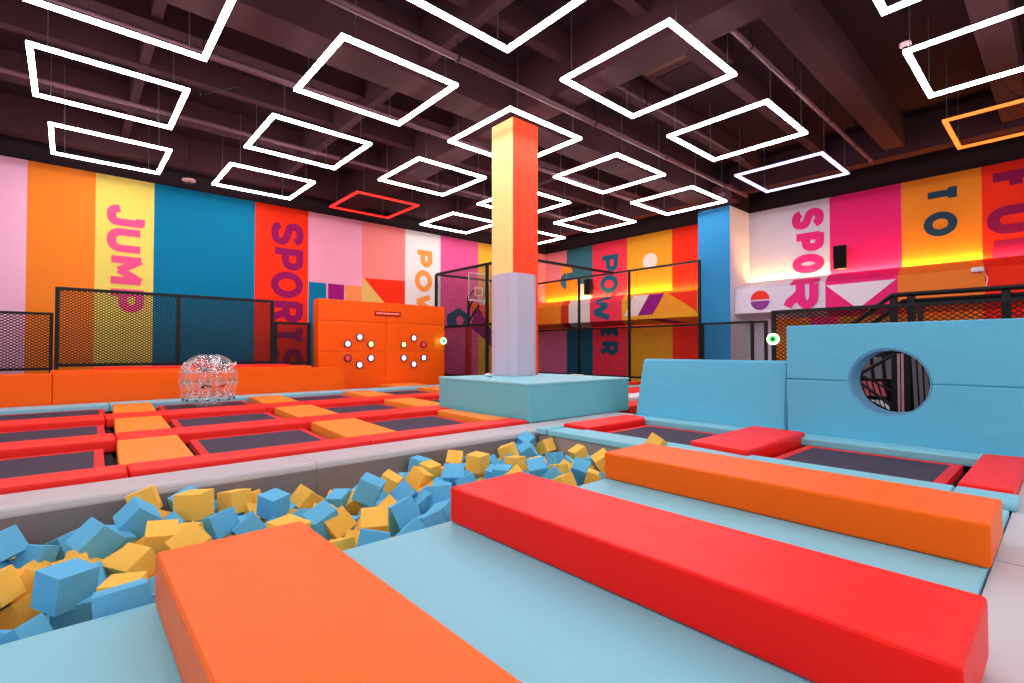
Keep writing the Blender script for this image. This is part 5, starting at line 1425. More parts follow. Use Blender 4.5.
('b',-1.323,4.963,-0.481,0.63,0.019,-0.028,-0.776,0.228),
('b',-1.295,4.067,-0.481,0.0373,-0.304,0.258,0.916,0.22),
('y',2.104,3.867,-0.481,0.151,-0.585,-0.199,0.771,0.223),
('b',5.202,4.026,-0.482,0.176,0.317,0.121,-0.924,0.229),
('b',5.616,3.791,-0.482,0.0937,-0.0522,0.378,-0.919,0.226),
('b',2.028,6.333,-0.483,0.079,0.0979,0.492,-0.861,0.231),
('b',3.749,5.376,-0.483,0.0178,-0.213,-0.528,-0.822,0.219),
('y',2.898,5.298,-0.484,0.185,-0.402,0.151,0.884,0.216),
('y',2.063,5.609,-0.485,0.508,-0.426,0.506,0.553,0.223),
('y',2.679,3.913,-0.485,0.606,-0.144,-0.515,-0.589,0.226),
('y',-0.909,5.145,-0.485,0.313,0.575,-0.268,-0.707,0.228),
('y',-1.668,5.433,-0.485,0.32,0.0138,-0.31,-0.895,0.234),
('y',1.986,5.203,-0.485,0.3,0.349,-0.332,0.824,0.223),
('y',4.487,5.543,-0.485,0.128,-0.539,0.224,0.802,0.219),
('b',4.95,4.285,-0.486,0.338,-0.285,-0.248,-0.862,0.222),
('y',-1.727,4.404,-0.486,0.386,-0.15,-0.254,-0.874,0.227),
('b',3.363,6.155,-0.486,0.386,0.345,0.374,0.77,0.22),
('b',-0.063,4.177,-0.486,0.0313,-0.695,0.0549,-0.717,0.228),
('b',-0.317,5.635,-0.486,0,-0.621,0.554,-0.555,0.232),
('b',1.045,5.765,-0.486,0.079,-0.448,-0.314,0.834,0.236),
('y',2.751,4.779,-0.487,0.197,0.174,0.647,0.716,0.23),
('b',-0.795,4.641,-0.487,0.234,-0.287,-0.226,0.901,0.226),
('b',3.1,4.291,-0.487,0.139,-0.0236,0.546,-0.826,0.215),
('b',-0.622,4.355,-0.487,0.518,-0.084,0.196,0.828,0.216),
('y',3.775,4.055,-0.488,0.213,0.545,0.206,-0.784,0.235),
('y',0.966,6.3,-0.488,0.321,-0.112,0.244,-0.908,0.233),
('b',-0.686,5.527,-0.488,0.623,0.329,0.203,-0.68,0.238),
('b',-0.285,4.087,-0.488,0.532,-0.15,0.4,-0.731,0.238),
('y',-2.773,4.702,-0.488,0.377,-0.519,0.261,0.721,0.236),
('y',6.046,3.872,-0.488,0.0202,-0.36,0.619,0.698,0.234),
('b',-2.183,3.877,-0.489,0.466,-0.204,-0.0313,0.861,0.236),
('y',-1.209,6.191,-0.489,0.0013,0.216,-0.0748,0.974,0.234),
('y',-1.968,5.818,-0.49,0.193,-0.614,-0.06,-0.763,0.236),
('b',4.992,5.411,-0.49,0.496,0.228,0.261,-0.796,0.234),
('b',4.719,6.055,-0.49,0.281,0.104,-0.335,0.894,0.222),
('y',-1.123,5.465,-0.491,0.164,0.114,-0.365,-0.909,0.218),
('y',4.325,4.491,-0.491,0.22,-0.546,0.0495,0.807,0.236),
('y',5.13,6.147,-0.491,0.413,0.217,0.343,-0.815,0.219),
('y',-1.753,3.935,-0.491,0.438,0.0114,-0.299,0.848,0.239),
('b',0.736,4.164,-0.492,0.108,0.322,0.415,0.844,0.224),
('y',1.617,5.159,-0.492,0.286,-0.0599,0.0763,-0.953,0.22),
('b',-1.149,5.248,-0.492,0.384,0.402,-0.0976,-0.825,0.223),
('b',-0.632,5.237,-0.492,0.301,0.17,0.142,0.928,0.229),
('b',3.215,5.77,-0.493,0.491,-0.386,-0.547,0.558,0.222),
('b',4.504,6.17,-0.493,0.359,0.276,-0.612,0.648,0.231),
('y',-0.099,5.496,-0.493,0.655,0.0568,-0.417,0.627,0.238),
('y',-1.855,4.247,-0.493,0.128,0.276,-0.0683,-0.95,0.221),
('b',-2.611,3.991,-0.494,0.0267,0.547,-0.113,-0.829,0.231),
('b',2.974,4.649,-0.494,0.468,0.444,0.348,-0.68,0.219),
('b',-2.27,6.031,-0.494,0.347,-0.21,0.423,0.81,0.23),
('b',6.066,4.364,-0.494,0.346,0.4,-0.367,0.765,0.224),
('b',-1.503,4.469,-0.495,0.387,-0.0247,-0.586,0.712,0.233),
('b',5.247,4.3,-0.495,0.384,-0.0453,-0.484,-0.785,0.224),
('b',1.093,3.783,-0.495,0.191,0.477,-0.489,-0.705,0.239),
('b',4.317,5.186,-0.495,0.11,0.681,-0.379,0.617,0.231),
('b',2.09,4.288,-0.495,0.311,-0.504,0.436,-0.678,0.223),
('y',6.225,5.925,-0.495,0.184,-0.282,0.615,-0.713,0.22),
('y',0.677,6.32,-0.495,0.551,0.405,0.355,0.638,0.217),
('b',4.78,4.946,-0.495,0.681,-0.0873,0.292,-0.666,0.225),
('y',3.114,6.392,-0.495,0.0906,-0.241,0.0021,0.966,0.219),
('b',1.542,4.906,-0.495,0.237,0.625,-0.244,-0.703,0.216),
('b',-2.476,4.941,-0.496,0.12,0.445,-0.0794,-0.884,0.223),
('y',2.944,6.217,-0.496,0.233,-0.116,-0.298,-0.918,0.217),
('b',5.466,3.995,-0.496,0.126,0.325,0.199,0.916,0.238),
('b',2.534,4.329,-0.496,0.49,0.198,-0.015,0.849,0.24),
('y',0.227,3.915,-0.497,0.0439,0.138,0.648,-0.747,0.221),
('y',-2.105,4.706,-0.497,0.516,-0.473,-0.231,-0.675,0.238),
('b',3.606,4.458,-0.497,0.457,-0.184,-0.238,-0.837,0.229),
('y',4.793,5.366,-0.497,0.0035,0.534,-0.489,-0.69,0.221),
('b',3.509,4.184,-0.498,0.227,0.0745,-0.468,0.851,0.221),
('b',3.57,6.099,-0.499,0.486,-0.314,-0.395,0.714,0.226),
('y',3.245,4.096,-0.499,0.0971,0.521,0.267,0.804,0.234),
('y',-2.839,5.23,-0.499,0.393,0.576,0.377,-0.609,0.227),
('y',4.845,5.852,-0.499,0.0335,-0.511,-0.474,0.716,0.23),
('b',-0.758,6.249,-0.499,0.448,0.52,-0.222,-0.693,0.229),
('b',5.796,5.253,-0.499,0.215,-0.0458,-0.0089,-0.976,0.221),
('b',0.757,5.243,-0.5,0.0439,-0.609,0.276,-0.743,0.238),
('b',-2.188,5.104,-0.5,0.435,0.497,0.0965,-0.745,0.224),
('b',6.275,4.743,-0.5,0.0326,-0.27,0.0239,0.962,0.231),
('y',-2.639,5.94,-0.5,0.653,-0.201,0.41,-0.605,0.22),
('y',1.031,4.705,-0.5,0.0554,-0.583,-0.0887,0.806,0.238),
('y',5.574,5.924,-0.502,0.307,-0.493,0.495,-0.646,0.22),
('b',1.257,4.268,-0.506,0.356,0.606,0.35,-0.619,0.218),
('y',2.853,3.985,-0.508,0.265,0.306,-0.411,-0.817,0.217),
('b',-2.637,6.353,-0.509,0.12,-0.488,0.13,-0.855,0.237),
('b',1.629,4.34,-0.51,0.355,-0.451,0.511,-0.64,0.218),
('b',5.699,5.032,-0.51,0.0153,0.0323,0.385,0.922,0.225),
('b',3.887,3.852,-0.511,0.284,-0.47,-0.228,0.804,0.216),
('b',4.341,3.771,-0.52,0.36,-0.243,-0.581,0.689,0.219),
('b',1.903,4.212,-0.521,0.233,0.288,-0.556,-0.744,0.229),
('y',-2.588,3.77,-0.522,0.473,-0.312,0.0405,0.823,0.223),
('y',5.558,4.888,-0.523,0.313,-0.593,0.0298,-0.741,0.221),
('b',0.182,5.106,-0.527,0.325,0.527,0.0352,-0.784,0.23),
('y',-1.616,4.901,-0.527,0.0851,0.0355,-0.0575,0.994,0.24),
('y',5.837,6.34,-0.528,0.341,0.325,-0.348,-0.811,0.22),
('y',0.294,5.455,-0.533,0.409,0.23,-0.384,0.795,0.229),
('b',3.866,5.648,-0.534,0.441,-0.262,0.225,-0.829,0.217),
('y',5.275,5.552,-0.534,0.45,-0.185,-0.527,0.697,0.221),
('y',-0.947,5.342,-0.536,0.512,0.376,0.196,0.747,0.22),
('y',0.611,4.344,-0.536,0.406,-0.212,0.474,-0.752,0.23),
('b',0.374,4.509,-0.537,0.253,0.0541,-0.477,-0.84,0.218),
('b',3.346,5.476,-0.538,0.275,-0.557,-0.0257,-0.783,0.22),
('y',-2.825,4.442,-0.548,0.158,0.134,-0.124,0.97,0.219),
('y',6.238,4.473,-0.549,0.107,-0.65,-0.211,0.722,0.233),
('y',2.707,5.146,-0.55,0.141,-0.177,0.0274,-0.974,0.24),
('b',2.112,4.078,-0.551,0.0952,-0.159,0.52,-0.834,0.221),
('b',-1.362,3.897,-0.551,0.21,-0.207,-0.623,0.724,0.228),
('b',4.145,3.822,-0.553,0.564,-0.0084,-0.315,0.764,0.221),
('y',2.406,3.95,-0.555,0.632,0.284,0.4,0.6,0.217),
('y',-0.426,3.874,-0.555,0.533,0.0925,-0.331,0.773,0.226),
('y',1.181,6.354,-0.555,0.228,0.163,0.668,0.689,0.229),
('b',5.588,6.277,-0.559,0.0201,0.414,-0.563,0.715,0.236),
('b',5.485,5.068,-0.559,0.169,0.585,0.337,0.718,0.236),
('b',1.51,6.259,-0.56,0.333,0.354,-0.254,0.836,0.22),
('y',-2.048,6.267,-0.563,0.229,-0.119,-0.66,-0.706,0.236),
('b',2.507,3.726,-0.564,0.215,0.0737,0.0135,0.974,0.22),
('b',-2.737,4.192,-0.564,0.524,0.158,0.148,0.824,0.225),
('y',-1.519,5.852,-0.565,0.0619,-0.528,0.39,0.752,0.219),
('y',4.684,6.276,-0.565,0.207,0.134,-0.438,0.864,0.216),
('y',-1.285,5.961,-0.565,0.557,0.272,0.0922,-0.779,0.217),
('y',5.042,5.918,-0.565,0.616,-0.248,0.0089,-0.748,0.222),
('y',-0.425,5.867,-0.567,0.606,-0.0749,0.494,0.619,0.24),
('b',-1.938,5.548,-0.568,0.302,0.259,0.544,-0.739,0.228),
('y',-0.095,4.489,-0.572,0.0437,0.556,0.231,-0.797,0.227),
('y',5.608,4.611,-0.572,0.118,-0.482,0.0653,-0.866,0.232),
('y',-2.187,5.43,-0.573,0.0782,-0.198,0.499,-0.84,0.226),
('y',6.164,5.008,-0.573,0.115,-0.629,0.0932,0.763,0.217),
('b',-1.697,5.72,-0.573,0.452,0.426,-0.422,-0.66,0.231),
('y',4.488,4.188,-0.573,0.19,-0.623,0.111,-0.751,0.232),
('y',5.93,6.012,-0.575,0.54,0.0962,-0.255,0.796,0.232),
('y',-1.073,4.354,-0.578,0.297,0.489,-0.509,-0.643,0.217),
('b',-0.462,4.125,-0.578,0.106,0.496,-0.243,0.827,0.218),
('b',-1.96,4.999,-0.578,0.299,-0.323,-0.616,-0.653,0.224),
('b',2.994,5.476,-0.578,0.651,0.23,0.319,-0.649,0.219),
('b',1.862,4.961,-0.578,0.0853,0.301,-0.379,0.871,0.239),
('y',4.569,5.333,-0.581,0.0724,0.103,-0.59,-0.798,0.238),
('b',2.922,4.951,-0.581,0.209,0.312,-0.215,0.901,0.225),
('y',-0.917,5.637,-0.583,0.334,-0.571,-0.137,-0.737,0.226),
('y',1.323,5.516,-0.585,0.176,-0.133,-0.48,0.849,0.239),
('y',4.294,5.948,-0.592,0.019,-0.46,-0.346,-0.817,0.238),
('b',-2.345,3.799,-0.594,0.386,-0.283,-0.142,0.867,0.234),
('b',-1.444,6.173,-0.596,0.146,-0.636,-0.245,-0.717,0.225),
('b',4.376,6.352,-0.597,0.337,0.533,-0.36,0.688,0.239),
('y',-1.711,5.225,-0.599,0.258,-0.474,-0.374,0.754,0.23),
('b',2.77,5.872,-0.6,0.38,-0.192,-0.151,0.892,0.224),
('y',1.396,3.785,-0.6,0.303,-0.59,-0.529,0.53,0.227),
('b',4.291,4.22,-0.6,0.0123,-0.386,0.0105,-0.922,0.226),
('b',5.273,5.271,-0.601,0.185,-0.0575,-0.145,0.97,0.232),
('y',-0.495,5.072,-0.603,0.0573,-0.164,0.274,0.946,0.22),
('b',5.843,4.326,-0.604,0.446,-0.0972,-0.616,0.642,0.219),
('y',0.377,5.88,-0.605,0.48,0.384,-0.413,-0.672,0.236),
('b',2.574,5.473,-0.606,0.576,0.307,-0.366,-0.663,0.239),
('b',1.835,4.009,-0.607,0.684,-0.0505,-0.0122,-0.728,0.236),
('b',4.727,5.551,-0.607,0.595,-0.32,0.416,0.609,0.229),
('y',-0.003,5.659,-0.609,0.0325,0.486,0.182,0.854,0.222),
('b',3.349,4.778,-0.61,0.162,-0.266,0.11,0.944,0.225),
('b',-2.49,4.207,-0.61,0.0879,0.166,0.263,0.946,0.22),
('y',-1.159,3.885,-0.611,0.412,-0.28,-0.537,-0.681,0.216),
('b',-0.998,4.158,-0.611,0.0694,0.614,0.421,0.664,0.235),
('b',2.345,6.334,-0.612,0.181,0.512,-0.455,-0.705,0.224),
('b',4.094,5.821,-0.613,0.0235,-0.501,0.453,0.737,0.234),
('y',-1.322,4.305,-0.613,0.349,0.146,-0.478,0.793,0.224),
('y',-0.378,4.836,-0.613,0.0612,0.428,-0.502,-0.749,0.225),
('b',-0.816,3.998,-0.614,0.651,-0.11,-0.0698,0.747,0.234),
('y',1.218,4.66,-0.615,0.223,-0.305,-0.56,-0.737,0.216),
('b',0.52,5.614,-0.615,0.328,-0.0635,0.35,-0.875,0.224),
('y',2.404,4.732,-0.616,0.339,0.508,0.0494,-0.79,0.219),
('y',3.899,4.93,-0.616,0.282,-0.0244,-0.147,-0.948,0.217),
('y',-2.112,4.115,-0.617,0.287,-0.302,0.0754,-0.906,0.224),
('y',3.445,5.974,-0.617,0.588,-0.225,0.464,0.623,0.232),
('y',1.718,5.292,-0.619,0.0751,-0.543,-0.215,0.808,0.239),
('y',3.699,5.954,-0.619,0.275,0.513,-0.397,-0.71,0.218),
('y',-2.07,6.03,-0.619,0.596,-0.0997,0.185,0.775,0.237),
('y',1.478,5.04,-0.619,0.405,-0.396,-0.156,-0.809,0.219),
('y',4.08,4.826,-0.619,0.325,0.172,0.526,-0.767,0.23),
('b',0.925,4.987,-0.62,0.221,0.608,0.367,0.669,0.227),
('y',1.434,4.795,-0.621,0.349,0.553,-0.391,0.648,0.234),
('b',-0.791,4.924,-0.621,0.358,-0.179,0.0923,-0.912,0.232),
('y',4.303,4.829,-0.621,0.438,0.278,0.0073,-0.855,0.225),
('y',1.008,4.542,-0.621,0.505,-0.278,0.168,-0.799,0.232),
('b',4.224,6.169,-0.622,0.0175,0.0253,-0.705,0.709,0.235),
('b',1.122,5.067,-0.622,0.604,-0.366,-0.163,0.689,0.221),
('y',5.183,5.731,-0.623,0.223,0.547,-0.359,-0.723,0.221),
('y',0.058,5.911,-0.623,0.332,0.126,0.586,0.728,0.229),
('b',5.761,4.833,-0.624,0.105,0.63,0.488,0.595,0.223),
('b',1.961,4.74,-0.624,0.361,-0.171,-0.153,0.904,0.22),
('b',-1.332,5.328,-0.624,0.312,-0.565,-0.0739,0.76,0.215),
('y',4.032,5.101,-0.624,0.071,0.572,0.213,-0.789,0.229),
('y',3.736,5.062,-0.624,0.334,0.162,-0.598,-0.711,0.219),
('b',-1.327,5.126,-0.625,0.176,-0.413,0.467,-0.762,0.224),
('b',0.592,5.437,-0.627,0.596,0.33,-0.152,-0.716,0.222),
('b',1.117,4.382,-0.628,0.479,0.17,-0.47,0.722,0.217),
('b',3.841,4.557,-0.628,0.0265,0.304,0.0208,0.952,0.229),
('b',-1.985,3.78,-0.628,0.296,0.28,0.335,0.85,0.228),
('y',5.421,6.169,-0.628,0.417,0.118,0.598,-0.674,0.23),
('b',5.962,4.58,-0.628,0.181,-0.485,-0.578,-0.631,0.236),
('y',3.639,3.77,-0.628,0.245,-0.145,-0.331,-0.899,0.227),
('b',3.424,4.442,-0.629,0.148,-0.514,0.514,-0.67,0.217),
('y',2.584,6.377,-0.63,0.42,0.1,0.548,-0.717,0.233),
('y',0.302,4.321,-0.631,0.354,0.458,0.177,-0.796,0.236),
('y',-2.638,5.632,-0.632,0.111,-0.628,0.506,-0.58,0.217),
('y',0.795,3.817,-0.632,0.272,-0.406,0.108,0.866,0.238),
('y',0.356,3.783,-0.632,0.23,-0.0777,-0.24,-0.94,0.219),
('y',1.956,3.74,-0.632,0.467,0.459,-0.467,-0.594,0.234),
('y',-1.588,3.769,-0.633,0.101,0.507,-0.139,-0.845,0.229),
('y',-2.567,5.26,-0.634,0.13,0.43,0.0383,-0.893,0.238),
('b',-0.608,5.766,-0.634,0.504,-0.436,-0.261,-0.699,0.219),
('y',0.217,5.731,-0.634,0.0036,0.0763,-0.438,0.896,0.228),
('y',2.455,6.095,-0.635,0.0556,0.483,0.405,-0.774,0.233),
('y',-1.837,4.731,-0.635,0.37,0.516,-0.354,0.686,0.238),
('b',5.965,4.856,-0.635,0.475,0.0396,0.417,0.774,0.235),
('y',0.829,5.564,-0.635,0.0128,0.656,0.339,-0.674,0.222),
('y',1.224,3.939,-0.636,0.439,0.29,-0.263,-0.809,0.215),
('b',3.604,5.612,-0.636,0.283,-0.642,0.0885,0.707,0.231),
('b',-2.277,6.258,-0.636,0.0774,0.165,0.346,-0.92,0.234),
('b',4.697,5.115,-0.636,0.394,0.356,0.149,-0.834,0.223),
('y',1.118,5.6,-0.636,0.361,-0.172,0.151,-0.904,0.24),
('b',1.562,5.525,-0.636,0.207,-0.328,-0.361,-0.848,0.219),
('b',2.546,4.157,-0.637,0.127,0.163,-0.38,-0.902,0.237),
('b',5.924,5.573,-0.637,0.547,-0.141,0.0953,-0.82,0.22),
('y',1.358,6.113,-0.639,0.0504,-0.402,0.323,-0.856,0.231),
('b',1.18,6.179,-0.639,0.436,0.409,0.386,0.703,0.227),
('b',6.301,6.079,-0.64,0.195,-0.667,-0.311,-0.648,0.216),
('y',0.895,5.22,-0.64,0.0243,0.653,0.53,-0.54,0.218),
('y',1.941,5.517,-0.64,0.0809,-0.168,0.296,-0.937,0.225),
('y',-0.264,4.654,-0.64,0.509,0.483,0.356,-0.617,0.235),
('b',1.148,5.894,-0.641,0.358,0.524,0.289,0.717,0.222),
('y',-2.427,3.997,-0.641,0.464,-0.16,0.211,-0.845,0.22),
('y',-2.864,6.229,-0.641,0.0305,0.685,-0.0489,0.726,0.216),
('b',-1.482,4.607,-0.642,0.323,-0.139,0.362,-0.863,0.233),
('b',2.51,5.838,-0.642,0.188,-0.487,0.254,-0.814,0.227),
('b',0.346,6.257,-0.644,0.376,-0.115,-0.46,-0.796,0.23),
('b',-1.044,4.595,-0.644,0.0281,0.0401,0.0976,-0.994,0.234),
('b',-0.224,3.891,-0.645,0.386,0.274,0.159,0.867,0.222),
('b',4.918,4.608,-0.645,0.396,-0.185,-0.0567,0.898,0.222),
('y',5.099,4.523,-0.645,0.191,0.381,-0.454,-0.782,0.237),
('y',-2.244,4.905,-0.645,0.337,0.0542,0.254,-0.905,0.224),
('y',-0.184,4.87,-0.645,0.0268,0.449,0.608,0.655,0.216),
('b',-1.226,4.937,-0.649,0.518,-0.379,0.539,-0.545,0.234),
('y',4.117,4.013,-0.649,0.416,0.544,-0.495,-0.535,0.23),
('y',3.493,4.642,-0.65,0.561,-0.322,-0.0092,-0.763,0.226),
('b',0.385,4.866,-0.65,0.186,-0.659,-0.125,-0.718,0.233),
('y',4.222,5.623,-0.65,0.043,-0.313,-0.618,0.719,0.219),
('y',0.662,4.59,-0.65,0.239,-0.339,0.195,0.889,0.236),
('y',5.846,5.056,-0.652,0.64,0.139,-0.198,-0.729,0.232),
('b',-1.716,6.111,-0.653,0.344,-0.406,-0.327,0.781,0.221),
('b',4.509,4.888,-0.653,0.344,-0.128,0.316,0.875,0.219),
('y',2.781,6.316,-0.653,0.218,0.521,-0.419,-0.711,0.235),
('y',5.633,5.779,-0.655,0.0733,0.385,-0.44,0.808,0.218),
('b',3.257,3.911,-0.655,0.505,0.193,-0.574,-0.615,0.233),
('y',2.216,5.846,-0.655,0.463,0.397,0.161,0.776,0.222),
('y',-1.557,5.349,-0.657,0.522,-0.115,-0.179,0.826,0.235),
('b',2.766,5.593,-0.658,0.365,-0.416,0.287,-0.782,0.228),
('y',-2.691,5.83,-0.658,0.0586,0.0999,-0.377,0.919,0.225),
('y',2.814,4.398,-0.658,0.237,-0.457,0.416,0.749,0.222),
('y',4.845,4.051,-0.658,0.144,-0.492,-0.486,0.707,0.24),
('b',5.55,5.269,-0.659,0.0178,-0.648,0.487,-0.585,0.225),
('b',5.323,4.4,-0.659,0.0279,0.113,-0.337,-0.934,0.218),
('y',2.201,4.923,-0.659,0.28,0.393,0.0969,0.871,0.237),
('y',6.154,3.861,-0.66,0.597,-0.177,0.297,-0.724,0.216),
('b',4.208,5.221,-0.66,0.112,-0.605,-0.252,0.747,0.221),
('b',3.065,4.439,-0.66,0.0856,-0.156,0.569,-0.803,0.235),
('y',1.762,4.445,-0.66,0.691,0.126,0.497,0.509,0.224),
('b',-0.961,5.939,-0.661,0.403,0.578,-0.202,0.68,0.223),
('y',2.593,5.275,-0.661,0.489,-0.198,0.0448,0.848,0.223),
('y',1.633,6.061,-0.662,0.526,0.0856,-0.358,-0.767,0.239),
('y',0.024,6.301,-0.663,0.101,-0.487,0.0852,-0.863,0.223),
('b',-0.175,5.271,-0.663,0.0701,0.303,0.261,-0.914,0.239),
('y',-1.375,5.732,-0.663,0.627,-0.223,-0.128,-0.735,0.221),
('y',-1.812,5.866,-0.663,0.689,0.111,-0.159,0.699,0.229),
('b',1.623,3.846,-0.663,0.339,-0.0841,0.366,-0.863,0.227),
('b',3.823,5.285,-0.663,0.282,0.567,0.291,-0.717,0.24),
('y',5.251,5.954,-0.663,0.553,0.0245,-0.386,-0.738,0.222),
('b',2.904,5.196,-0.663,0.231,0.591,0.0107,0.773,0.227),
('b',5.726,3.989,-0.665,0.255,-0.0045,0.598,-0.759,0.234),
('b',-0.88,4.713,-0.665,0.574,-0.322,0.324,0.68,0.22),
('y',0.579,3.826,-0.665,0.567,-0.01,0.553,-0.61,0.239),
('y',0.966,5.424,-0.665,0.0276,0.45,-0.0798,-0.889,0.231),
('b',-2.446,6.054,-0.666,0.499,-0.465,0.0838,0.727,0.229),
('b',4.04,6.082,-0.667,0.186,0.472,-0.0765,-0.859,0.227),
('y',3.411,5.672,-0.667,0.268,0.282,0.161,-0.907,0.237),
('b',2.017,6.239,-0.667,0.385,-0.181,0.285,-0.859,0.221),
('y',0.072,4.212,-0.668,0.651,0.0944,-0.135,0.741,0.24),
('b',-2.722,3.886,-0.668,0.474,-0.479,0.0468,-0.737,0.227),
('y',-0.674,6.34,-0.668,0.355,0.588,-0.396,-0.61,0.224),
('b',5.641,4.227,-0.668,0.219,-0.38,-0.191,-0.878,0.219),
('b',-1.828,4.43,-0.668,0.154,0.371,-0.0606,-0.914,0.239),
('b',2.221,5.355,-0.668,0.438,0.406,-0.408,-0.691,0.232),
('y',-2.386,4.57,-0.668,0.0058,-0.18,0.587,-0.789,0.216),
('b',2.849,4.611,-0.668,0.303,0.418,-0.157,-0.842,0.234),
('y',2.942,4.025,-0.668,0.0852,-0.359,0.237,-0.898,0.216),
('b',1.667,4.934,-0.669,0.583,0.128,0.32,0.736,0.228),
('b',2.198,4.291,-0.669,0.544,0.351,-0.015,0.762,0.229),
('y',4.939,5.169,-0.669,0.198,-0.18,0.0355,-0.963,0.229),
('b',2.363,5.624,-0.67,0.0484,0.0944,0.352,0.93,0.215),
('y',0.973,6.118,-0.67,0.618,0.0121,0.0851,-0.781,0.234),
('b',3.995,4.343,-0.67,0.19,-0.267,-0.27,-0.906,0.215),
('b',-2.643,4.414,-0.671,0.258,0.164,-0.673,-0.673,0.217),
('b',2.571,4.98,-0.671,0.675,0.139,-0.443,-0.573,0.224),
('b',3.296,6.209,-0.671,0.287,0.0553,-0.463,-0.837,0.215),
('b',4.16,4.429,-0.671,0.681,-0.0384,0.508,-0.526,0.222),
('y',-2.336,5.752,-0.671,0.565,-0.413,0.0254,0.714,0.226),
('b',-0.799,5.475,-0.671,0.164,-0.101,0.348,0.917,0.222),
('y',-2.682,5.426,-0.671,0.683,0.0474,-0.45,-0.573,0.217),
('b',5.23,3.967,-0.671,0.317,-0.505,0.316,-0.738,0.23),
('y',6.195,5.263,-0.672,0.0909,-0.694,0.463,-0.544,0.237),
('b',3.171,5.144,-0.672,0.27,0.174,-0.417,-0.85,0.228),
('b',-2.687,6.059,-0.673,0.445,-0.403,0.533,0.597,0.22),
('b',4.101,5.444,-0.673,0.354,-0.436,0.0152,0.827,0.234),
('b',4.326,3.89,-0.673,0.301,0.166,-0.482,-0.806,0.223),
('y',2.192,6.113,-0.674,0.223,-0.0347,-0.363,0.904,0.225),
('y',5.097,5.527,-0.674,0.363,-0.538,0.0259,-0.76,0.221),
('y',2.653,4.522,-0.674,0.56,0.184,0.212,0.779,0.221),
('b',5.472,3.78,-0.675,0.437,0.103,0.563,0.693,0.237),
('y',-0.133,4.315,-0.675,0.425,0.047,0.271,0.862,0.223),
('y',4.724,5.887,-0.675,0.0089,-0.39,-0.229,-0.892,0.217),
('y',4.614,4.341,-0.676,0.552,-0.0997,0.56,-0.609,0.235),
('y',6.101,5.856,-0.676,0.158,-0.163,-0.298,0.927,0.216),
('y',-2.61,4.652,-0.676,0.401,0.28,0.317,0.813,0.231),
('y',3.007,5.925,-0.677,0.272,0.386,0.5,0.726,0.219),
('y',0.044,5.13,-0.678,0.503,-0.109,0.178,0.839,0.225),
('b',1.932,5.986,-0.678,0.0424,-0.15,0.337,-0.928,0.24),
('b',1.517,5.335,-0.678,0.157,-0.383,-0.0775,0.907,0.222),
('b',-2.682,4.874,-0.678,0.414,-0.396,0.311,0.758,0.228),
('b',2.028,5.353,-0.678,0.489,-0.287,0.518,0.64,0.216),
('b',0.789,4.334,-0.679,0.283,-0.0311,0.541,0.791,0.215),
('b',4.867,4.396,-0.679,0.277,-0.415,0.503,-0.706,0.223),
('b',-0.724,6.065,-0.679,0.0718,-0.483,-0.352,0.799,0.233),
('y',-2.255,4.381,-0.679,0.477,0.372,-0.458,-0.652,0.23),
('y',1.648,4.647,-0.679,0.33,0.26,-0.531,-0.736,0.221),
('b',-0.475,4.371,-0.68,0.485,-0.382,-0.469,0.632,0.231),
('b',4.99,3.899,-0.68,0.331,-0.267,0.0193,-0.905,0.229),
('b',-0.801,4.274,-0.68,0.153,0.0812,-0.0324,-0.984,0.221),
('y',-1.925,4.159,-0.681,0.0557,0.574,-0.492,-0.652,0.231),
('y',3.801,5.519,-0.681,0.527,0.325,-0.539,-0.571,0.224),
('y',-0.222,6.166,-0.681,0.417,-0.264,0.204,0.846,0.234),
('b',6.175,5.567,-0.681,0.374,0.0433,0.602,-0.704,0.224),
('y',-1.234,4.553,-0.681,0.532,0.0666,-0.403,-0.742,0.229),
('y',-2.071,5.319,-0.682,0.429,0.235,0.474,-0.732,0.218),
('b',-1.5,4.983,-0.682,0.217,-0.67,0.159,0.691,0.228),
('b',1.215,4.891,-0.682,0.534,-0.402,0.292,0.684,0.238),
('b',4.405,4.559,-0.683,0.143,-0.599,-0.013,-0.788,0.232),
('b',-2.638,6.249,-0.683,0.147,0.302,-0.248,0.909,0.233),
('b',-0.891,6.226,-0.683,0.472,-0.159,0.337,0.798,0.22),
('b',-2.823,4.574,-0.683,0.543,0.395,-0.277,-0.687,0.215),
('y',-0.575,4.005,-0.684,0.508,0.052,0.0176,-0.859,0.219),
('b',0.226,4.525,-0.684,0.273,0.127,-0.351,-0.886,0.227),
('y',-0.408,6.276,-0.684,0.0212,-0.67,0.229,-0.706,0.223),
('b',-0.365,5.688,-0.684,0.424,0.362,-0.461,0.69,0.224),
('b',5.437,5.453,-0.685,0.312,-0.152,0.455,-0.82,0.233),
('y',2.976,5.673,-0.685,0.426,-0.445,-0.433,-0.658,0.24),
('y',1.851,6.401,-0.685,0.104,-0.653,0.132,-0.738,0.221),
('b',5.026,6.164,-0.685,0.119,0.466,0.587,0.651,0.216),
('b',3.216,5.518,-0.686,0.274,-0.106,-0.383,0.876,0.223),
('y',5.453,4.205,-0.686,0.28,-0.172,0.401,-0.855,0.217),
('b',4.656,3.958,-0.686,0.434,-0.184,0.103,0.876,0.224),
('y',3.702,4.133,-0.686,0.572,0.129,0.134,0.799,0.237),
('y',-1.756,4.941,-0.686,0.387,-0.106,0.574,0.714,0.221),
('b',-1.649,6.376,-0.687,0.107,-0.678,-0.0736,0.723,0.233),
('b',2.792,4.814,-0.687,0.206,0.375,0.0511,0.902,0.225),
('b',4.805,6.371,-0.687,0.183,0.476,-0.493,0.705,0.218),
('y',-0.576,5.461,-0.687,0.159,-0.577,0.456,-0.659,0.236),
('b',-0.657,4.523,-0.687,0.146,0.529,0.446,0.707,0.221),
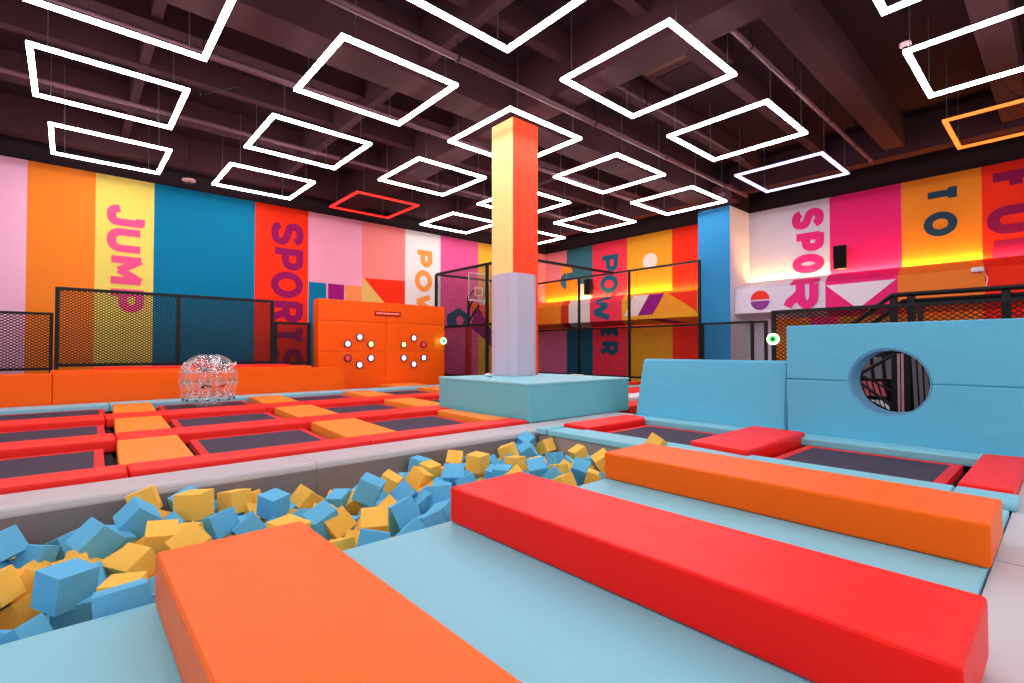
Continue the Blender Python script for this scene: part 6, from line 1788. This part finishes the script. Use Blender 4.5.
('b',5.936,3.95,-0.687,0.0238,-0.41,-0.0777,0.908,0.225),
('b',2.929,3.769,-0.687,0.107,-0.441,-0.0361,0.89,0.233),
('b',4.21,4.647,-0.687,0.181,0.243,-0.134,0.943,0.216),
('y',-2.144,5.591,-0.687,0.228,0.222,0.262,0.911,0.233),
('b',0.078,4.795,-0.688,0.449,-0.147,-0.0433,-0.88,0.224),
('y',3.849,6.364,-0.688,0.603,0.317,0.255,0.686,0.231),
('b',5.374,4.95,-0.689,0.29,0.32,0.199,-0.88,0.224),
('b',0.815,4.734,-0.689,0.326,0.429,-0.576,0.615,0.231),
('b',4.576,3.723,-0.689,0.454,-0.517,0.332,-0.645,0.228),
('y',0.512,4.025,-0.69,0.0266,0.0423,-0.0649,0.997,0.229),
('b',1.45,4.592,-0.69,0.224,0.65,-0.284,-0.669,0.234),
('y',-0.162,4.104,-0.691,0.642,0.269,-0.236,0.678,0.232),
('b',0.964,3.957,-0.691,0.552,0.331,-0.119,0.756,0.221),
('y',3.517,5.141,-0.692,0.23,-0.261,-0.148,-0.926,0.235),
('y',4.005,4.665,-0.692,0.488,-0.3,0.334,0.748,0.222),
('b',3.686,6.148,-0.693,0.185,-0.0399,-0.43,0.882,0.219),
('b',2.21,3.931,-0.693,0.106,-0.15,0.618,-0.764,0.226),
('b',5.815,3.768,-0.693,0.555,0.403,0.241,-0.686,0.22),
('b',4.91,5.789,-0.694,0.0989,0.558,0.168,-0.807,0.24),
('b',-1.594,4.277,-0.694,0.131,0.0229,0.68,0.721,0.234),
('y',-2.06,4.378,-0.695,0.426,-0.166,0.273,-0.846,0.228),
('y',0.604,6.305,-0.695,0.501,0.385,0.519,-0.576,0.236),
('y',-2.364,5.223,-0.695,0.0481,-0.533,-0.203,0.82,0.229),
('y',6.204,4.222,-0.695,0.503,-0.33,0.428,-0.674,0.232),
('b',-1.255,6.144,-0.696,0.557,-0.246,0.066,-0.791,0.234),
('b',6.088,4.391,-0.696,0.197,-0.0562,0.128,-0.971,0.228),
('y',3.454,4.065,-0.696,0.335,-0.583,0.14,0.727,0.218),
('b',1.656,6.276,-0.697,0.5,-0.31,0.312,-0.746,0.219),
('y',5.408,4.606,-0.697,0.45,0.491,-0.407,-0.625,0.231),
('y',3.092,6.29,-0.697,0.589,-0.225,0.349,0.693,0.22),
('b',-0.454,6.031,-0.698,0.119,-0.376,-0.62,0.678,0.23),
('b',3.491,4.905,-0.698,0.117,0.517,-0.0985,-0.842,0.217),
('y',3.882,5.784,-0.698,0.497,0.231,-0.135,0.826,0.221),
('y',-1.022,6.367,-0.699,0.274,-0.205,0.577,-0.741,0.223),
('y',5.362,5.656,-0.699,0.487,-0.0687,0.143,0.859,0.221),
('b',-1.216,4.087,-0.699,0.392,0.242,0.395,0.794,0.235),
('b',-0.091,5.46,-0.699,0.413,0.463,0.347,0.703,0.221),
('b',-0.6,4.722,-0.7,0.286,0.389,0.476,0.735,0.223),
('b',5.728,6.213,-0.7,0.428,0.0714,0.184,0.882,0.223),
('y',0.655,5.895,-0.701,0.0926,0.269,0.0226,0.958,0.217),
('b',-1.063,5.099,-0.702,0.0393,-0.0983,-0.64,0.761,0.222),
('b',0.906,6.372,-0.702,0.252,-0.242,-0.65,0.675,0.218),
('b',5.074,4.27,-0.702,0.347,-0.123,-0.0084,0.93,0.234),
('b',2.397,4.499,-0.702,0.0607,-0.44,-0.548,0.709,0.234),
('y',4.213,5.028,-0.703,0.572,-0.175,0.285,-0.749,0.227),
('y',4.638,4.653,-0.704,0.308,0.478,0.448,0.69,0.228),
('y',3.267,4.236,-0.704,0.278,-0.0497,-0.18,0.942,0.225),
('y',1.192,5.345,-0.704,0.134,0.028,-0.3,-0.944,0.22),
('b',1.426,4.374,-0.704,0.622,0.296,-0.261,-0.677,0.22),
('b',-2.417,5.434,-0.705,0.69,-0.11,0.0645,-0.712,0.226),
('b',2.323,5.106,-0.705,0.028,-0.705,-0.331,-0.627,0.229),
('y',1.171,4.147,-0.706,0.237,0.456,-0.0935,0.852,0.229),
('y',0.339,4.116,-0.706,0.161,0.641,-0.374,-0.65,0.221),
('b',4.552,6.036,-0.708,0.103,0.233,0.552,0.794,0.216),
('y',2.159,5.662,-0.708,0.621,-0.206,0.0239,0.756,0.228),
('y',1.218,3.752,-0.708,0.0251,-0.579,-0.187,0.793,0.222),
('y',6.182,4.651,-0.71,0.252,0.279,0.0662,-0.924,0.227),
('y',5.157,5.086,-0.71,0.254,0.0433,-0.235,-0.937,0.216),
('b',-0.787,5.162,-0.711,0.27,-0.353,-0.547,-0.71,0.216),
('y',-0.363,5.385,-0.711,0.218,-0.15,-0.294,0.918,0.218),
('y',0.784,4.13,-0.711,0.0242,0.111,-0.531,-0.84,0.227),
('y',3.393,5.35,-0.711,0.26,-0.496,-0.206,-0.802,0.233),
('y',5.797,5.875,-0.712,0.316,0.582,0.518,-0.541,0.236),
('y',-1.86,5.382,-0.713,0.445,-0.224,-0.537,0.681,0.219),
('y',1.678,5.751,-0.713,0.02,-0.245,0.0325,-0.969,0.221),
('b',3.968,4.125,-0.713,0.23,-0.409,0.593,-0.654,0.232),
('b',4.437,5.608,-0.713,0.409,-0.503,-0.383,-0.658,0.233),
('y',0.501,5.091,-0.715,0.0986,-0.12,-0.0951,0.983,0.217),
('y',2.038,5.048,-0.715,0.574,-0.0513,0.164,-0.801,0.238),
('b',-1.027,4.845,-0.716,0.448,0.536,0.417,0.582,0.231),
('b',0.03,3.838,-0.717,0.194,0.555,-0.388,0.71,0.226),
('y',3.769,4.743,-0.719,0.578,-0.0496,0.0605,0.812,0.217),
('b',5.266,6.292,-0.719,0.173,0.392,0.565,0.705,0.225),
('b',1.502,4.059,-0.719,0.25,0.659,-0.354,0.614,0.232),
('y',3.899,3.779,-0.72,0.262,0.27,-0.653,-0.657,0.224),
]
FY_ = mat('foam_yellow', '#ffc759', .85, .12, 60, .15); FB_ = mat('foam_blue', '#68bce6', .85, .12, 60, .15)
def cube_mesh(name, m):
    bm = B(); bmesh.ops.create_cube(bm, size=1)
    bmesh.ops.bevel(bm, geom=bm.edges[:], offset=.022, segments=2, profile=.6, affect='EDGES')
    me = bpy.data.meshes.new(name); bm.to_mesh(me); bm.free(); me.materials.append(m)
    return me
from mathutils import Quaternion
CM = {'y': cube_mesh('foam_cube_yellow', FY_), 'b': cube_mesh('foam_cube_blue', FB_)}
proto = {}
for c, x, y, z, qw, qx, qy, qz, s_, lb in CUBES:
    if c not in proto:
        o = bpy.data.objects.new('foam_cube', CM[c]); proto[c] = o
    else: o = proto[c].copy()
    COL.objects.link(o)
    o.location = (x, y, z); o.rotation_mode = 'QUATERNION'; o.rotation_quaternion = Quaternion((qw, qx, qy, qz)).normalized(); o.scale = (s_, s_, s_)
    tag(o, lb or ('yellow' if c == 'y' else 'blue') + ' foam cube mostly buried under the other cubes in the pit', 'foam cube', 'foam cubes in the pit')
bm = KB()
for c, x, y, z, qw, qx, qy, qz, s_ in BURIED:
    M_ = Matrix.LocRotScale((x, y, z), Quaternion((qw, qx, qy, qz)).normalized(), (s_, s_, s_))
    n0 = len(bm.faces)
    bmesh.ops.create_cube(bm, size=1, matrix=M_)
    bm.faces.ensure_lookup_table()
    for f_ in bm.faces[n0:]: f_.material_index = 0 if c == 'y' else 1
o = obj('foam_cubes', bm, [FY_, FB_]); tag(o, 'mass of yellow and blue foam cubes deep in the pit under the top layer', 'foam cubes'); o['kind'] = 'stuff'

# ================================================================== LIGHT and view
w = bpy.data.worlds.new('world'); S.world = w; w.use_nodes = True
bg = w.node_tree.nodes['Background']; bg.inputs['Color'].default_value = (.9, .86, .88, 1); bg.inputs['Strength'].default_value = .8  # ambient fill, added to brighten the sides facing the camera
for o in _roots: del o['_o']
vs = S.view_settings
vs.view_transform = 'Standard'; vs.look = 'None'; vs.exposure = 0.14; vs.gamma = 1.0; vs.use_curve_mapping = False
